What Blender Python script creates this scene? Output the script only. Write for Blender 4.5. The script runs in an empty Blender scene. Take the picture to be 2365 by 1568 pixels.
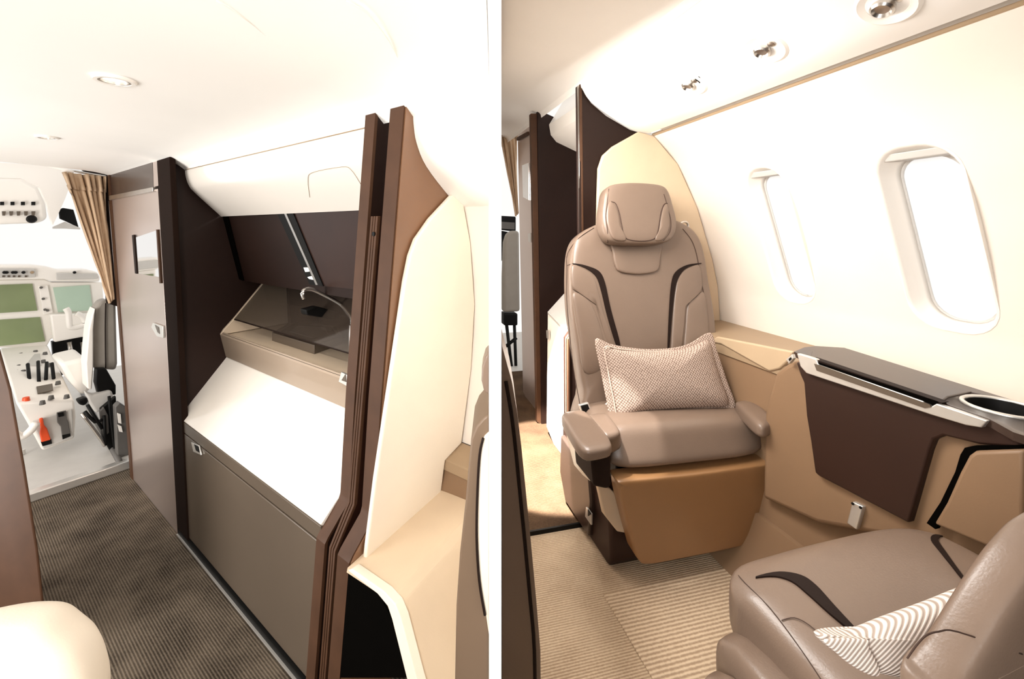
import bpy, bmesh, math, random
from mathutils import Vector
random.seed(7)
C = bpy.context.scene.collection
SC = bpy.context.scene
# ------------------------------------------------------------------ camera, sky, exposure
F, CX, CY, W, H = 1000.0, 1143.0, 530.0, 2365.0, 1568.0
cam_d = bpy.data.cameras.new('camera'); cam = bpy.data.objects.new('camera', cam_d); C.objects.link(cam)
cam.location = (0, 0, 1.15); cam.rotation_euler = (math.pi/2, 0, 0)
cam_d.sensor_width = 36.0; cam_d.lens = 36.0*F/W
cam_d.shift_x = (W/2-CX)/W; cam_d.shift_y = (CY-H/2)/W
cam_d.clip_start = 0.02
SC.camera = cam
wd = bpy.data.worlds.new('world'); SC.world = wd; wd.use_nodes = True
bg = wd.node_tree.nodes['Background']; bg.inputs[0].default_value = (1.0, 0.975, 0.945, 1); bg.inputs[1].default_value = .9
SC.view_settings.view_transform = 'Standard'; SC.view_settings.look = 'None'
SC.view_settings.gamma = 1.0; SC.view_settings.exposure = 0.2; SC.view_settings.use_curve_mapping = False

def area(name, loc, target, sx, sy, power, col=(1, .96, .9)):
    l = bpy.data.lights.new(name, 'AREA'); l.shape = 'RECTANGLE'; l.size = sx; l.size_y = sy
    l.energy = power; l.color = col
    o = bpy.data.objects.new(name, l); C.objects.link(o); o.location = loc
    o.rotation_euler = (Vector(target)-Vector(loc)).to_track_quat('-Z', 'Y').to_euler()
    return o
def spot(name, loc, target, power, deg, blend=.4, r=.03, col=(1, .95, .88)):
    l = bpy.data.lights.new(name, 'SPOT'); l.energy = power; l.spot_size = math.radians(deg)
    l.spot_blend = blend; l.shadow_soft_size = r; l.color = col
    o = bpy.data.objects.new(name, l); C.objects.link(o); o.location = loc
    o.rotation_euler = (Vector(target)-Vector(loc)).to_track_quat('-Z', 'Y').to_euler()
    return o

# ------------------------------------------------------------------ the two cabin sections and their axes
class Sec:            # k = outboard, m = aft, z = height above that section's floor
    def __init__(s, fx, fy, h, zf):
        n = math.hypot(fx, fy); s.f = (fx/n, fy/n); s.h = h; s.zf = zf
    def w(s, k, m, z):
        fx, fy = s.f
        return Vector((k*fy-m*fx, -k*fx-m*fy, z+s.zf))
    def dirn(s, u, v):
        a = (u-CX)/F; b = -(v-CY)/F; fx, fy = s.f
        return a*fy-fx, -a*fx-fy, b
    def hm(s, u, v, m0, c=0):
        k, m, z = s.dirn(u, v); t = (m0+c*s.h)/(m-c*z); return (t*k, t*m, s.h+t*z)
    def hk(s, u, v, k0, c=0):
        k, m, z = s.dirn(u, v); t = (k0+c*s.h)/(k-c*z); return (t*k, t*m, s.h+t*z)
    def hz(s, u, v, z0):
        k, m, z = s.dirn(u, v); t = (z0-s.h)/z; return (t*k, t*m, z0)
    def mx(s, k, X):      # the m at which a line of this k reaches world x = X
        fx, fy = s.f; return (k*fy-X)/fx
L = Sec(-1.305, 1, 1.15, 0.0)
R = Sec(-.243, 1, 1.0, .15)

# ------------------------------------------------------------------ materials
def lin(c):
    return tuple(((x/255.0)/12.92 if x/255.0 <= .04045 else ((x/255.0+.055)/1.055)**2.4) for x in c)
def mat(name, col, rough=.5, metal=0, noise=0, nscale=20, bump=0, bscale=200, coat=0, emit=None, estr=0, alpha=1, trans=0, spec=.5):
    m = bpy.data.materials.new(name); m.use_nodes = True
    nt = m.node_tree; b = nt.nodes['Principled BSDF']; c = lin(col)
    b.inputs['Base Color'].default_value = (*c, 1); b.inputs['Roughness'].default_value = rough
    b.inputs['Metallic'].default_value = metal; b.inputs['Coat Weight'].default_value = coat
    b.inputs['Specular IOR Level'].default_value = spec
    b.inputs['Transmission Weight'].default_value = trans; b.inputs['Alpha'].default_value = alpha
    if emit: b.inputs['Emission Color'].default_value = (*lin(emit), 1); b.inputs['Emission Strength'].default_value = estr
    tc = nt.nodes.new('ShaderNodeTexCoord')
    if noise:
        n = nt.nodes.new('ShaderNodeTexNoise'); n.inputs['Scale'].default_value = nscale; n.inputs['Detail'].default_value = 4
        nt.links.new(tc.outputs['Object'], n.inputs['Vector'])
        r = nt.nodes.new('ShaderNodeValToRGB')
        r.color_ramp.elements[0].position = .3; r.color_ramp.elements[1].position = .7
        r.color_ramp.elements[0].color = (*[x*(1-noise) for x in c], 1)
        r.color_ramp.elements[1].color = (*[min(1, x*(1+noise)) for x in c], 1)
        nt.links.new(n.outputs['Fac'], r.inputs['Fac']); nt.links.new(r.outputs['Color'], b.inputs['Base Color'])
    if bump:
        n = nt.nodes.new('ShaderNodeTexNoise'); n.inputs['Scale'].default_value = bscale
        nt.links.new(tc.outputs['Object'], n.inputs['Vector'])
        bp = nt.nodes.new('ShaderNodeBump'); bp.inputs['Strength'].default_value = bump; bp.inputs['Distance'].default_value = .001
        nt.links.new(n.outputs['Fac'], bp.inputs['Height']); nt.links.new(bp.outputs['Normal'], b.inputs['Normal'])
    return m
def carpet(name, c1, c2, ang, scale, rough=.95, patch=.25):
    m = bpy.data.materials.new(name); m.use_nodes = True; nt = m.node_tree; b = nt.nodes['Principled BSDF']
    b.inputs['Roughness'].default_value = rough; b.inputs['Specular IOR Level'].default_value = .1
    tc = nt.nodes.new('ShaderNodeTexCoord'); mp = nt.nodes.new('ShaderNodeMapping'); mp.inputs['Rotation'].default_value = (0, 0, ang)
    nt.links.new(tc.outputs['Object'], mp.inputs['Vector'])
    wv = nt.nodes.new('ShaderNodeTexWave'); wv.inputs['Scale'].default_value = scale; wv.inputs['Distortion'].default_value = .6
    wv.inputs['Detail'].default_value = 2; wv.inputs['Detail Scale'].default_value = 3
    nt.links.new(mp.outputs[0], wv.inputs['Vector'])
    no = nt.nodes.new('ShaderNodeTexNoise'); no.inputs['Scale'].default_value = 160; no.inputs['Detail'].default_value = 3
    nt.links.new(tc.outputs['Object'], no.inputs['Vector'])
    nb = nt.nodes.new('ShaderNodeTexNoise'); nb.inputs['Scale'].default_value = 9; nb.inputs['Detail'].default_value = 5
    nt.links.new(tc.outputs['Object'], nb.inputs['Vector'])
    mx = nt.nodes.new('ShaderNodeMix'); mx.data_type = 'FLOAT'; mx.inputs[0].default_value = .5
    nt.links.new(wv.outputs['Fac'], mx.inputs[2]); nt.links.new(no.outputs['Fac'], mx.inputs[3])
    m2 = nt.nodes.new('ShaderNodeMix'); m2.data_type = 'FLOAT'; m2.inputs[0].default_value = patch
    nt.links.new(mx.outputs[0], m2.inputs[2]); nt.links.new(nb.outputs['Fac'], m2.inputs[3])
    r = nt.nodes.new('ShaderNodeValToRGB'); r.color_ramp.elements[0].position = .3; r.color_ramp.elements[1].position = .68
    r.color_ramp.elements[0].color = (*lin(c1), 1); r.color_ramp.elements[1].color = (*lin(c2), 1)
    nt.links.new(m2.outputs[0], r.inputs['Fac']); nt.links.new(r.outputs['Color'], b.inputs['Base Color'])
    bp = nt.nodes.new('ShaderNodeBump'); bp.inputs['Strength'].default_value = .6; bp.inputs['Distance'].default_value = .003
    nt.links.new(mx.outputs[0], bp.inputs['Height']); nt.links.new(bp.outputs['Normal'], b.inputs['Normal'])
    return m
def weave(name, c1, c2, scale, ribs=False, ang=.7):
    m = bpy.data.materials.new(name); m.use_nodes = True; nt = m.node_tree; b = nt.nodes['Principled BSDF']
    b.inputs['Roughness'].default_value = .95; b.inputs['Specular IOR Level'].default_value = .15
    uv = nt.nodes.new('ShaderNodeUVMap'); mp = nt.nodes.new('ShaderNodeMapping'); mp.inputs['Rotation'].default_value = (0, 0, ang)
    mp.inputs['Scale'].default_value = (scale, scale, scale)
    nt.links.new(uv.outputs[0], mp.inputs['Vector'])
    if ribs:
        ck = nt.nodes.new('ShaderNodeTexWave'); ck.inputs['Scale'].default_value = .62; ck.inputs['Distortion'].default_value = 0
        nt.links.new(mp.outputs[0], ck.inputs['Vector']); out = ck.outputs['Fac']
    else:
        ck = nt.nodes.new('ShaderNodeTexVoronoi'); ck.inputs['Scale'].default_value = 1.0; ck.inputs['Randomness'].default_value = .15
        nt.links.new(mp.outputs[0], ck.inputs['Vector']); out = ck.outputs['Distance']
    r = nt.nodes.new('ShaderNodeValToRGB'); r.color_ramp.elements[0].position = .2; r.color_ramp.elements[1].position = .62
    ca, cb = (c1, c2) if ribs else (c2, c1)
    r.color_ramp.elements[0].color = (*lin(ca), 1); r.color_ramp.elements[1].color = (*lin(cb), 1)
    nt.links.new(out, r.inputs['Fac']); nt.links.new(r.outputs['Color'], b.inputs['Base Color'])
    bp = nt.nodes.new('ShaderNodeBump'); bp.inputs['Strength'].default_value = .5; bp.inputs['Distance'].default_value = .002
    bp.invert = not ribs
    nt.links.new(out, bp.inputs['Height']); nt.links.new(bp.outputs['Normal'], b.inputs['Normal'])
    return m
M = dict(
 liner=mat('headliner', (251, 247, 241), .6, noise=.015, nscale=3),
 white=mat('white_plastic', (246, 240, 232), .35, noise=.01, nscale=4),
 side=mat('sidewall_shell', (240, 230, 218), .5, noise=.02, nscale=4),
 gloss=mat('gloss_white_lacquer', (236, 228, 218), .18, noise=.01, nscale=5, coat=.3),
 cream=mat('cream_leather', (210, 188, 160), .5, noise=.03, nscale=12, bump=.15, bscale=300),
 cream_l=mat('pale_cream_leather', (238, 226, 208), .5, noise=.02, nscale=12, bump=.15, bscale=300),
 beige=mat('beige_side_panel', (132, 104, 78), .5, noise=.03, nscale=8, bump=.1, bscale=300),
 ledge=mat('tan_ledge_leather', (160, 136, 108), .45, noise=.03, nscale=8, bump=.1, bscale=300),
 lea=mat('taupe_leather', (120, 101, 87), .34, noise=.03, nscale=10, bump=.2, bscale=350),
 tan=mat('tan_leather', (142, 104, 68), .34, noise=.03, nscale=10, bump=.15, bscale=350),
 seam=mat('dark_seam_thread', (62, 42, 32), .8, noise=.05),
 inlay=mat('dark_brown_leather', (30, 18, 13), .6, spec=.15, noise=.05, bump=.15, bscale=350),
 wood=mat('dark_wenge_veneer', (44, 24, 17), .32, noise=.12, nscale=6, spec=.35),
 wood2=mat('dark_veneer_wall', (34, 19, 13), .5, spec=.22, noise=.12, nscale=5),
 edge=mat('walnut_edge', (74, 49, 33), .55, noise=.14, nscale=14, spec=.22),
 door=mat('satin_bronze_laminate', (205, 190, 182), .3, metal=.8, noise=.02, nscale=3),
 taupe=mat('taupe_lacquer', (88, 76, 64), .35, noise=.03, nscale=5),
 brown=mat('brown_panel', (47, 28, 20), .5, spec=.3, noise=.08, nscale=5),
 cup=mat('brown_lacquer', (56, 41, 34), .3, noise=.04, nscale=8, coat=.1),
 steel=mat('brushed_steel', (205, 200, 194), .28, metal=1, noise=.04, nscale=40),
 sheen=mat('satin_silver', (225, 222, 216), .35, metal=.75, noise=.02, nscale=40),
 black=mat('black_plastic', (10, 9, 8), .55, spec=.2, noise=.1),
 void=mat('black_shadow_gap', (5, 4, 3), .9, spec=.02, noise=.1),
 grey=mat('grey_shell', (150, 142, 132), .55, noise=.04),
 lgrey=mat('light_grey_plastic', (200, 196, 190), .5, noise=.03),
 mirror=mat('mirror_glass', (235, 235, 235), .03, metal=1, noise=.005),
 smoke=mat('smoked_glass', (70, 60, 52), .06, trans=0, alpha=.45, noise=.02, coat=.5),
 pane=mat('window_pane', (250, 252, 255), .02, alpha=.12, noise=.01),
 screen=mat('green_display', (128, 138, 102), .12, noise=.25, nscale=2, emit=(100, 124, 70), estr=.1),
 screen2=mat('pale_display', (165, 182, 165), .12, noise=.15, nscale=2, emit=(190, 215, 190), estr=.15),
 orange=mat('orange_handle', (235, 84, 38), .4, noise=.04),
 curtain=mat('curtain_cloth', (196, 168, 138), .8, noise=.06, nscale=30, bump=.2, bscale=500),
 lamp=mat('lamp_lens', (255, 250, 240), .3, noise=.01, emit=(255, 248, 236), estr=1.2),
 tray=mat('cream_counter', (206, 186, 162), .35, noise=.02, nscale=8),
 band=mat('cream_lacquer_band', (158, 140, 122), .25, noise=.02, nscale=6, coat=.3),
 aft=mat('glossy_walnut_face', (120, 84, 58), .3, noise=.10, nscale=6, coat=.5),
 flap=mat('light_tan_leather', (186, 162, 132), .45, noise=.03, nscale=8),
 post=mat('matt_dark_wood', (30, 18, 12), .8, noise=.1, nscale=6, spec=.08),
 shell=mat('brown_seat_shell', (112, 92, 74), .5, noise=.04, nscale=6),
 pump=mat('dark_grey_panel', (92, 88, 84), .5, noise=.05),
)
aL = math.atan2(L.f[1], L.f[0]); aR = math.atan2(R.f[1], R.f[0])
M['carpet_dark'] = carpet('dark_ribbed_carpet', (48, 41, 35), (116, 104, 90), -aL+math.pi/2, 46, patch=.5)
M['carpet_light'] = carpet('light_ribbed_carpet', (150, 126, 102), (202, 180, 152), -aR, 46, patch=.4)
M['carpet_light2'] = carpet('light_ribbed_carpet_mat', (160, 136, 112), (208, 186, 158), -aR, 30, patch=.15)
M['carpet_mid'] = carpet('dark_brown_carpet', (50, 36, 26), (98, 76, 56), -aR, 50, patch=.5)
M['weave'] = weave('woven_pillow_cloth', (112, 90, 78), (196, 176, 162), 150)
M['ribs'] = weave('ribbed_pillow_cloth', (178, 162, 150), (238, 228, 220), 150, ribs=True, ang=.95)

# ------------------------------------------------------------------ mesh helpers
def tag(o, label=None, cat=None, group=None, kind=None):
    if label: o['label'] = label
    if cat: o['category'] = cat
    if group: o['group'] = group
    if kind: o['kind'] = kind
    return o
def thing(name, label, cat, loc, group=None):
    o = bpy.data.objects.new(name, None); C.objects.link(o); o.location = loc; o.empty_display_size = .05
    return tag(o, label, cat, group)
def origin(par):
    p = Vector((0, 0, 0))
    while par is not None: p += par.location; par = par.parent
    return p
def mk(name, verts, faces, m, parent=None, smooth=False, bevel=0, seg=3, uvs=None):
    me = bpy.data.meshes.new(name); off = origin(parent)
    own = Vector((0, 0, 0))
    vs = [Vector(v) for v in verts]
    if parent is None:
        own = Vector((sum(v.x for v in vs)/len(vs), sum(v.y for v in vs)/len(vs), min(v.z for v in vs)))
        off = own
    me.from_pydata([v-off for v in vs], [], faces)
    bm = bmesh.new(); bm.from_mesh(me); bmesh.ops.recalc_face_normals(bm, faces=bm.faces)
    if uvs:
        ul = bm.loops.layers.uv.new('UVMap'); bm.verts.index_update()
        for f in bm.faces:
            for lp in f.loops: lp[ul].uv = uvs[lp.vert.index]
    bm.to_mesh(me); bm.free()
    me.materials.append(M[m] if isinstance(m, str) else m)
    o = bpy.data.objects.new(name, me); C.objects.link(o)
    if parent is not None: o.parent = parent
    else: o.location = own
    if smooth: me.polygons.foreach_set('use_smooth', [True]*len(me.polygons))
    if bevel:
        b = o.modifiers.new('bevel', 'BEVEL'); b.width = bevel; b.segments = seg; b.limit_method = 'ANGLE'; b.angle_limit = .5
        b.harden_normals = False
        me.polygons.foreach_set('use_smooth', [True]*len(me.polygons))
        me.set_sharp_from_angle(angle=.6) if hasattr(me, 'set_sharp_from_angle') else None
    return o
def slabw(name, pts, vec, m, parent=None, bevel=0):      # world outline given thickness by a vector
    n = len(pts); v = Vector(vec); pts = [Vector(p) for p in pts]
    vs = pts+[p+v for p in pts]
    fs = [list(range(n)), list(range(2*n-1, n-1, -1))]+[[i, (i+1) % n, (i+1) % n+n, i+n] for i in range(n)]
    return mk(name, vs, fs, m, parent, bevel=bevel)
def slab(name, S, pts, vec, m, parent=None, bevel=0):    # the same in a section's own k, m, z
    o = S.w(0, 0, 0); v = S.w(*vec)-o
    return slabw(name, [S.w(*p) for p in pts], v, m, parent, bevel)
def loft(name, rings, m, parent=None, smooth=True, close=True, cap=True, bevel=0):
    n = len(rings[0]); vs = [Vector(p) for r in rings for p in r]; fs = []
    for i in range(len(rings)-1):
        for j in range(n if close else n-1):
            a = i*n+j; b = i*n+(j+1) % n; fs.append([a, b, b+n, a+n])
    if cap and close: fs += [list(range(n)), list(range(len(vs)-n, len(vs)))]
    return mk(name, vs, fs, m, parent, smooth=smooth, bevel=bevel)
def box(name, S, k0, k1, m0, m1, z0, z1, m, parent=None, bevel=0):
    return slab(name, S, [(k0, m0, z0), (k1, m0, z0), (k1, m1, z0), (k0, m1, z0)], (0, 0, z1-z0), m, parent, bevel)
def smoothpath(pts, n=4, closed=False):
    P = [Vector(p) for p in pts]; out = []; N = len(P)
    rng = range(N if closed else N-1)
    for i in rng:
        if closed: p0, p1, p2, p3 = P[i-1], P[i], P[(i+1) % N], P[(i+2) % N]
        else: p0, p1, p2, p3 = P[max(i-1, 0)], P[i], P[i+1], P[min(i+2, N-1)]
        for j in range(n):
            t = j/n
            out.append(.5*((2*p1)+(p2-p0)*t+(2*p0-5*p1+4*p2-p3)*t*t+(3*p1-p0-3*p2+p3)*t**3))
    if not closed: out.append(P[-1])
    return out
def tube(name, pts, r, m, parent=None, sides=8, smooth_n=4, closed=False):
    P = smoothpath(pts, smooth_n, closed) if smooth_n > 1 else [Vector(p) for p in pts]
    rings = []; N = len(P)
    up = Vector((.13, .31, .94))
    for i, p in enumerate(P):
        t = (P[(i+1) % N]-P[i-1]) if closed else (P[min(i+1, N-1)]-P[max(i-1, 0)])
        t.normalize(); a = t.cross(up)
        if a.length < .05: a = t.cross(Vector((1, 0, 0)))
        a.normalize(); b = t.cross(a)
        rr = r[i*len(r)//N] if isinstance(r, (list, tuple)) else r
        rings.append([p+rr*(math.cos(q)*a+math.sin(q)*b) for q in [2*math.pi*j/sides for j in range(sides)]])
    if closed: rings.append(rings[0])
    return loft(name, rings, m, parent, cap=not closed)
def sweep(name, S, prof, m0, m1, thick, m, parent=None, steps=1, smooth=False, closed=False):
    """profile of (k, z) run along the cabin between m0 and m1 (numbers or functions of k, z); thick = (dk, dz) backing"""
    f0 = m0 if callable(m0) else (lambda k, z: m0); f1 = m1 if callable(m1) else (lambda k, z: m1)
    n = len(prof); dk, dz = thick; ring = list(prof)+[(k+dk, z+dz) for k, z in reversed(prof)]
    if closed: ring = list(prof)
    rings = []
    for i in range(steps+1):
        t = i/steps; rings.append([S.w(k, f0(k, z)*(1-t)+f1(k, z)*t, z) for k, z in ring])
    o = loft(name, rings, m, parent, smooth=False)
    if smooth:
        o.data.polygons.foreach_set('use_smooth', [True]*len(o.data.polygons)); o.data.set_sharp_from_angle(angle=.5)
    return o
def smoothprof(p, n=5):
    return [(q.x, q.y) for q in smoothpath([(a, b, 0) for a, b in p], n)]
def hexa(name, c8, m, parent=None, n=6, N=10):
    """a soft block: cube faces rounded by a superellipsoid and mapped into eight corners
       order: (k-,m-,z-),(k+,m-,z-),(k+,m+,z-),(k-,m+,z-) then the same at z+"""
    c8 = [Vector(c) for c in c8]; key = {}; vs = []; fs = []
    def vid(p):
        q = tuple(round(x, 6) for x in p)
        if q not in key:
            nn = (abs(p[0])**n+abs(p[1])**n+abs(p[2])**n)**(1.0/n); x, y, z = [c/nn for c in p]
            a, b, c = (x+1)/2, (y+1)/2, (z+1)/2
            lo = (c8[0]*(1-a)+c8[1]*a)*(1-b)+(c8[3]*(1-a)+c8[2]*a)*b
            hi = (c8[4]*(1-a)+c8[5]*a)*(1-b)+(c8[7]*(1-a)+c8[6]*a)*b
            key[q] = len(vs); vs.append(lo*(1-c)+hi*c)
        return key[q]
    g = [math.tan((-1+2*i/N)*math.pi/4) for i in range(N+1)]
    for ax in range(3):
        for sg in (-1, 1):
            for i in range(N):
                for j in range(N):
                    q = []
                    for (s, t) in ((g[i], g[j]), (g[i+1], g[j]), (g[i+1], g[j+1]), (g[i], g[j+1])):
                        p = [0, 0, 0]; p[ax] = sg; p[(ax+1) % 3] = s; p[(ax+2) % 3] = t; q.append(vid(p))
                    fs.append(q)
    return mk(name, vs, fs, m, parent, smooth=True)
def hexl(name, S, k0, k1, m0, m1, z0, z1, m, parent=None, n=6):
    return hexa(name, [S.w(k, mm, z) for z in (z0, z1) for k, mm in ((k0, m0), (k1, m0), (k1, m1), (k0, m1))], m, parent, n)
class Puff:
    """upholstered panel: an outline in a plane, swollen to the front and the back"""
    def __init__(s, name, pts, nrm, df, db, m, parent=None, n=5, rings=10, sub=5, uvrot=0, raw=False, lump=None):
        P = [Vector(p) for p in pts]
        if not raw: P = smoothpath(P, sub, True)
        s.nrm = Vector(nrm).normalized(); s.c = sum(P, Vector())/len(P); s.df = df; s.n = n
        s.e1 = Vector((0, 0, 1)).cross(s.nrm)
        if s.e1.length < .1: s.e1 = Vector((1, 0, 0))
        s.e1.normalize(); s.e2 = s.nrm.cross(s.e1).normalized()
        s.P2 = [((p-s.c).dot(s.e1), (p-s.c).dot(s.e2)) for p in P]
        ts = [1-(1-i/rings)**1.0 for i in range(rings+1)]
        ts = [math.sin(t*math.pi/2)**.6 for t in ts]  # dense near the rim
        vs = []; uv = []; fs = []; NP = len(P)
        def ring(t, d):
            h = d*max(0.0, 1-t**n)**(1.0/n)
            for (x, y) in s.P2:
                hh = h*(1+(lump(x*t, y*t) if lump else 0))
                vs.append(s.c+s.e1*(x*t)+s.e2*(y*t)+s.nrm*hh); uv.append((x*t, y*t))
        order = [(t, df) for t in ts[1:]]+[(t, -db) for t in reversed(ts[1:-1])]
        for t, d in order: ring(t, d)
        R_ = len(order)
        for i in range(R_-1):
            for j in range(NP):
                a = i*NP+j; b = i*NP+(j+1) % NP; fs.append([a, b, b+NP, a+NP])
        vs.append(s.c+s.nrm*df); uv.append((0, 0)); vs.append(s.c-s.nrm*db); uv.append((0, 0))
        a0 = len(vs)-2
        for j in range(NP):
            fs.append([a0, (j+1) % NP, j]); fs.append([a0+1, (R_-1)*NP+j, (R_-1)*NP+(j+1) % NP])
        s.o = mk(name, vs, fs, m, parent, smooth=True, uvs=uv)
    def height(s, x, y):
        a = math.atan2(y, x); best = 1e9
        N = len(s.P2)
        for i in range(N):
            (x0, y0), (x1, y1) = s.P2[i], s.P2[(i+1) % N]
            dx, dy = x1-x0, y1-y0; ca, sa = math.cos(a), math.sin(a)
            den = ca*dy-sa*dx
            if abs(den) < 1e-12: continue
            r = (x0*dy-y0*dx)/den; q = (x0*sa-y0*ca)/den
            if r > 0 and -1e-6 <= q <= 1+1e-6: best = min(best, r)
        t = min(1, math.hypot(x, y)/best); return s.df*max(0, 1-t**s.n)**(1.0/s.n)
    def on(s, p, off=0.0):      # bring a world point onto the swollen front
        d = Vector(p)-s.c; x, y = d.dot(s.e1), d.dot(s.e2)
        return s.c+s.e1*x+s.e2*y+s.nrm*(s.height(x, y)+off)
    def strip(s, name, pa, pb, m, parent, off=.0015, th=.003, n=4):   # inlay between two lines lying on the front
        A = smoothpath(pa, n); B = smoothpath(pb, n); k = min(len(A), len(B)); cols = 4
        rings = []
        for i in range(k):
            row = [s.on(A[i].lerp(B[i], j/cols), off) for j in range(cols+1)]
            rings.append(row+[p-s.nrm*th for p in reversed(row)])
        return loft(name, rings, m, parent, smooth=False)
def cyl(name, base, axis, r0, r1, ln, m, parent=None, sides=24, bevel=0, prof=None):
    ax = Vector(axis).normalized(); a = ax.cross(Vector((.2, .3, .93))); a.normalize(); b = ax.cross(a); base = Vector(base)
    prof = prof or [(r0, 0), (r1, ln)]
    rings = [[base+ax*h+r*(math.cos(q)*a+math.sin(q)*b) for q in [2*math.pi*i/sides for i in range(sides)]] for r, h in prof]
    o = loft(name, rings, m, parent, smooth=False, bevel=bevel)
    o.data.polygons.foreach_set('use_smooth', [True]*len(o.data.polygons)); o.data.set_sharp_from_angle(angle=.6)
    return o
def cut(o, cutters):     # real openings; the cutters are removed again
    for c in cutters:
        md = o.modifiers.new('cut', 'BOOLEAN'); md.object = c; md.operation = 'DIFFERENCE'; md.solver = 'EXACT'
    bpy.context.view_layer.update()
    dg = bpy.context.evaluated_depsgraph_get(); me = bpy.data.meshes.new_from_object(o.evaluated_get(dg))
    o.modifiers.clear(); o.data = me
    for c in cutters: bpy.data.objects.remove(c, do_unlink=True)
    return o
def hits(f, px, *a): return [f(u, v, *a) for u, v in px]
def struct(o, **k): o['kind'] = 'structure'; return o

# ------------------------------------------------------------------ the white wall between the two cabin sections
wl = slabw('wall_divider', [(-.0062, .45, -.2), (.0067, .45, -.2), (.0067, 4.6, -.2), (-.0062, 4.6, -.2)], (0, 0, 2.3), 'white')
struct(wl)

# ================================================================== RIGHT SECTION: the seating area
XR = .0115
kx = lambda m: (XR+R.f[0]*m*-1*-1)/R.f[1] if False else (XR+m*R.f[0])/R.f[1]
def rpoly(m0, m1, k1, z): return [(kx(m0), m0, z), (k1, m0, z), (k1, m1, z), (kx(m1), m1, z)]
struct(slab('floor', R, rpoly(-1.345, .35, 1.5, 0), (0, 0, -.1), 'carpet_light'))
struct(slab('floor', R, rpoly(-2.9, -1.352, 1.5, .012), (0, 0, -.112), 'carpet_mid'))
struct(slab('trim_1', R, rpoly(-1.352, -1.345, 1.05, .014), (0, 0, -.1), 'black'))
p = [R.hz(u, v, .004) for u, v in ((1395, 1375), (1700, 1327), (1745, 1480), (1480, 1560))]
mt = slab('carpet_mat', R, [(.567, -1.08, .004), (.97, -1.08, .004), (.97, -.70, .004), (.567, -.70, .004)], (0, 0, -.004), 'carpet_light2', bevel=.002)
tag(mt, 'ribbed beige carpet panel set into the floor before the taupe seat', 'carpet')

struct(slab('wall_back', R, [(kx(.42), .42, 0), (1.45, .42, 0), (1.45, .42, 1.36), (kx(.42), .42, 1.36)], (0, .03, 0), 'brown'))  # added unseen wall, holds back the fill light from behind the camera
# side wall with two windows
prof = [(1.400, .585), (1.396, .612), (1.388, .70), (1.382, .754), (1.355, .868), (1.325, .97), (1.279, 1.093), (1.182, 1.277), (1.068, 1.391)]
sp = smoothprof(prof, 5)
wall = sweep('wall_right', R, sp, -1.61, .35, (.03, .01), 'side', steps=1, smooth=True)
struct(wall)
def rrect(m0, m1, z0, z1, r, n=6):
    pts = []
    for cx, cz, a0 in ((m1-r, z1-r, 0), (m0+r, z1-r, 90), (m0+r, z0+r, 180), (m1-r, z0+r, 270)):
        for i in range(n+1):
            a = math.radians(a0+90*i/n); pts.append((cx+r*math.cos(a), cz+r*math.sin(a)))
    return pts
def kz(z):
    for (k0, z0), (k1, z1) in zip(sp, sp[1:]):
        if z0 <= z <= z1: return k0+(k1-k0)*(z-z0)/(z1-z0)
    return sp[0][0] if z < sp[0][1] else sp[-1][0]
WIN = [(-1.302, -1.145, .745, 1.212), (-.878, -.70, .745, 1.205), (-.45, -.27, .745, 1.205)]
cs = []
for (a, b, c, d) in WIN:
    rr = rrect(a, b, c, d, .07)
    cs.append(loft('cut', [[R.w(kk, x, z) for x, z in rr] for kk in (.9, 1.6)], 'side', smooth=False))
cut(wall, cs)
wall.data.set_sharp_from_angle(angle=.6)
for i, (a, b, c, d) in enumerate(WIN):
    t = thing('window_%d' % (i+1), ['oval cabin window beside the seat headrest', 'oval cabin window above the brown armrest console', 'oval cabin window nearest the viewer'][i], 'window', R.w(1.38, (a+b)/2, c))
    t['kind'] = 'structure'
    # reveal: a soft funnel from the wall face out to the glass
    def rg(grow, dk, r): return [R.w(kz(min(1.3, max(.6, z)))+dk, x, z) for x, z in rrect(a-grow, b+grow, c-grow, d+grow, r)]
    inner = [rg(.004, -.001, .072), rg(0, -.002, .07), rg(-.004, .006, .068), rg(-.008, .028, .064), rg(-.015, .040, .06), rg(-.02, .055, .058)]
    outer = [rg(.012, .052, .08), rg(.006, .03, .076)]
    loft('window_frame', inner+outer+[inner[0]], 'white', t, smooth=True, cap=False)
    loft('seal', [rg(-.0195, .0535, .058), rg(-.024, .0535, .056), rg(-.024, .057, .056), rg(-.0195, .057, .058), rg(-.0195, .0535, .058)], 'lgrey', t, cap=False)
    loft('pane', [rg(-.016, .054, .058), rg(-.016, .058, .058)], 'pane', t, smooth=False)
    loft('shade_lip', [[R.w(kz(z)+.012, x, z) for x, z in ((a+.012, d-.03), (b-.012, d-.03), (b-.03, d-.012), (a+.03, d-.012))],
                       [R.w(kz(z)+.045, x, z) for x, z in ((a+.012, d-.03), (b-.012, d-.03), (b-.03, d-.012), (a+.03, d-.012))]], 'lgrey', t, smooth=False, bevel=.003)

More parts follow.
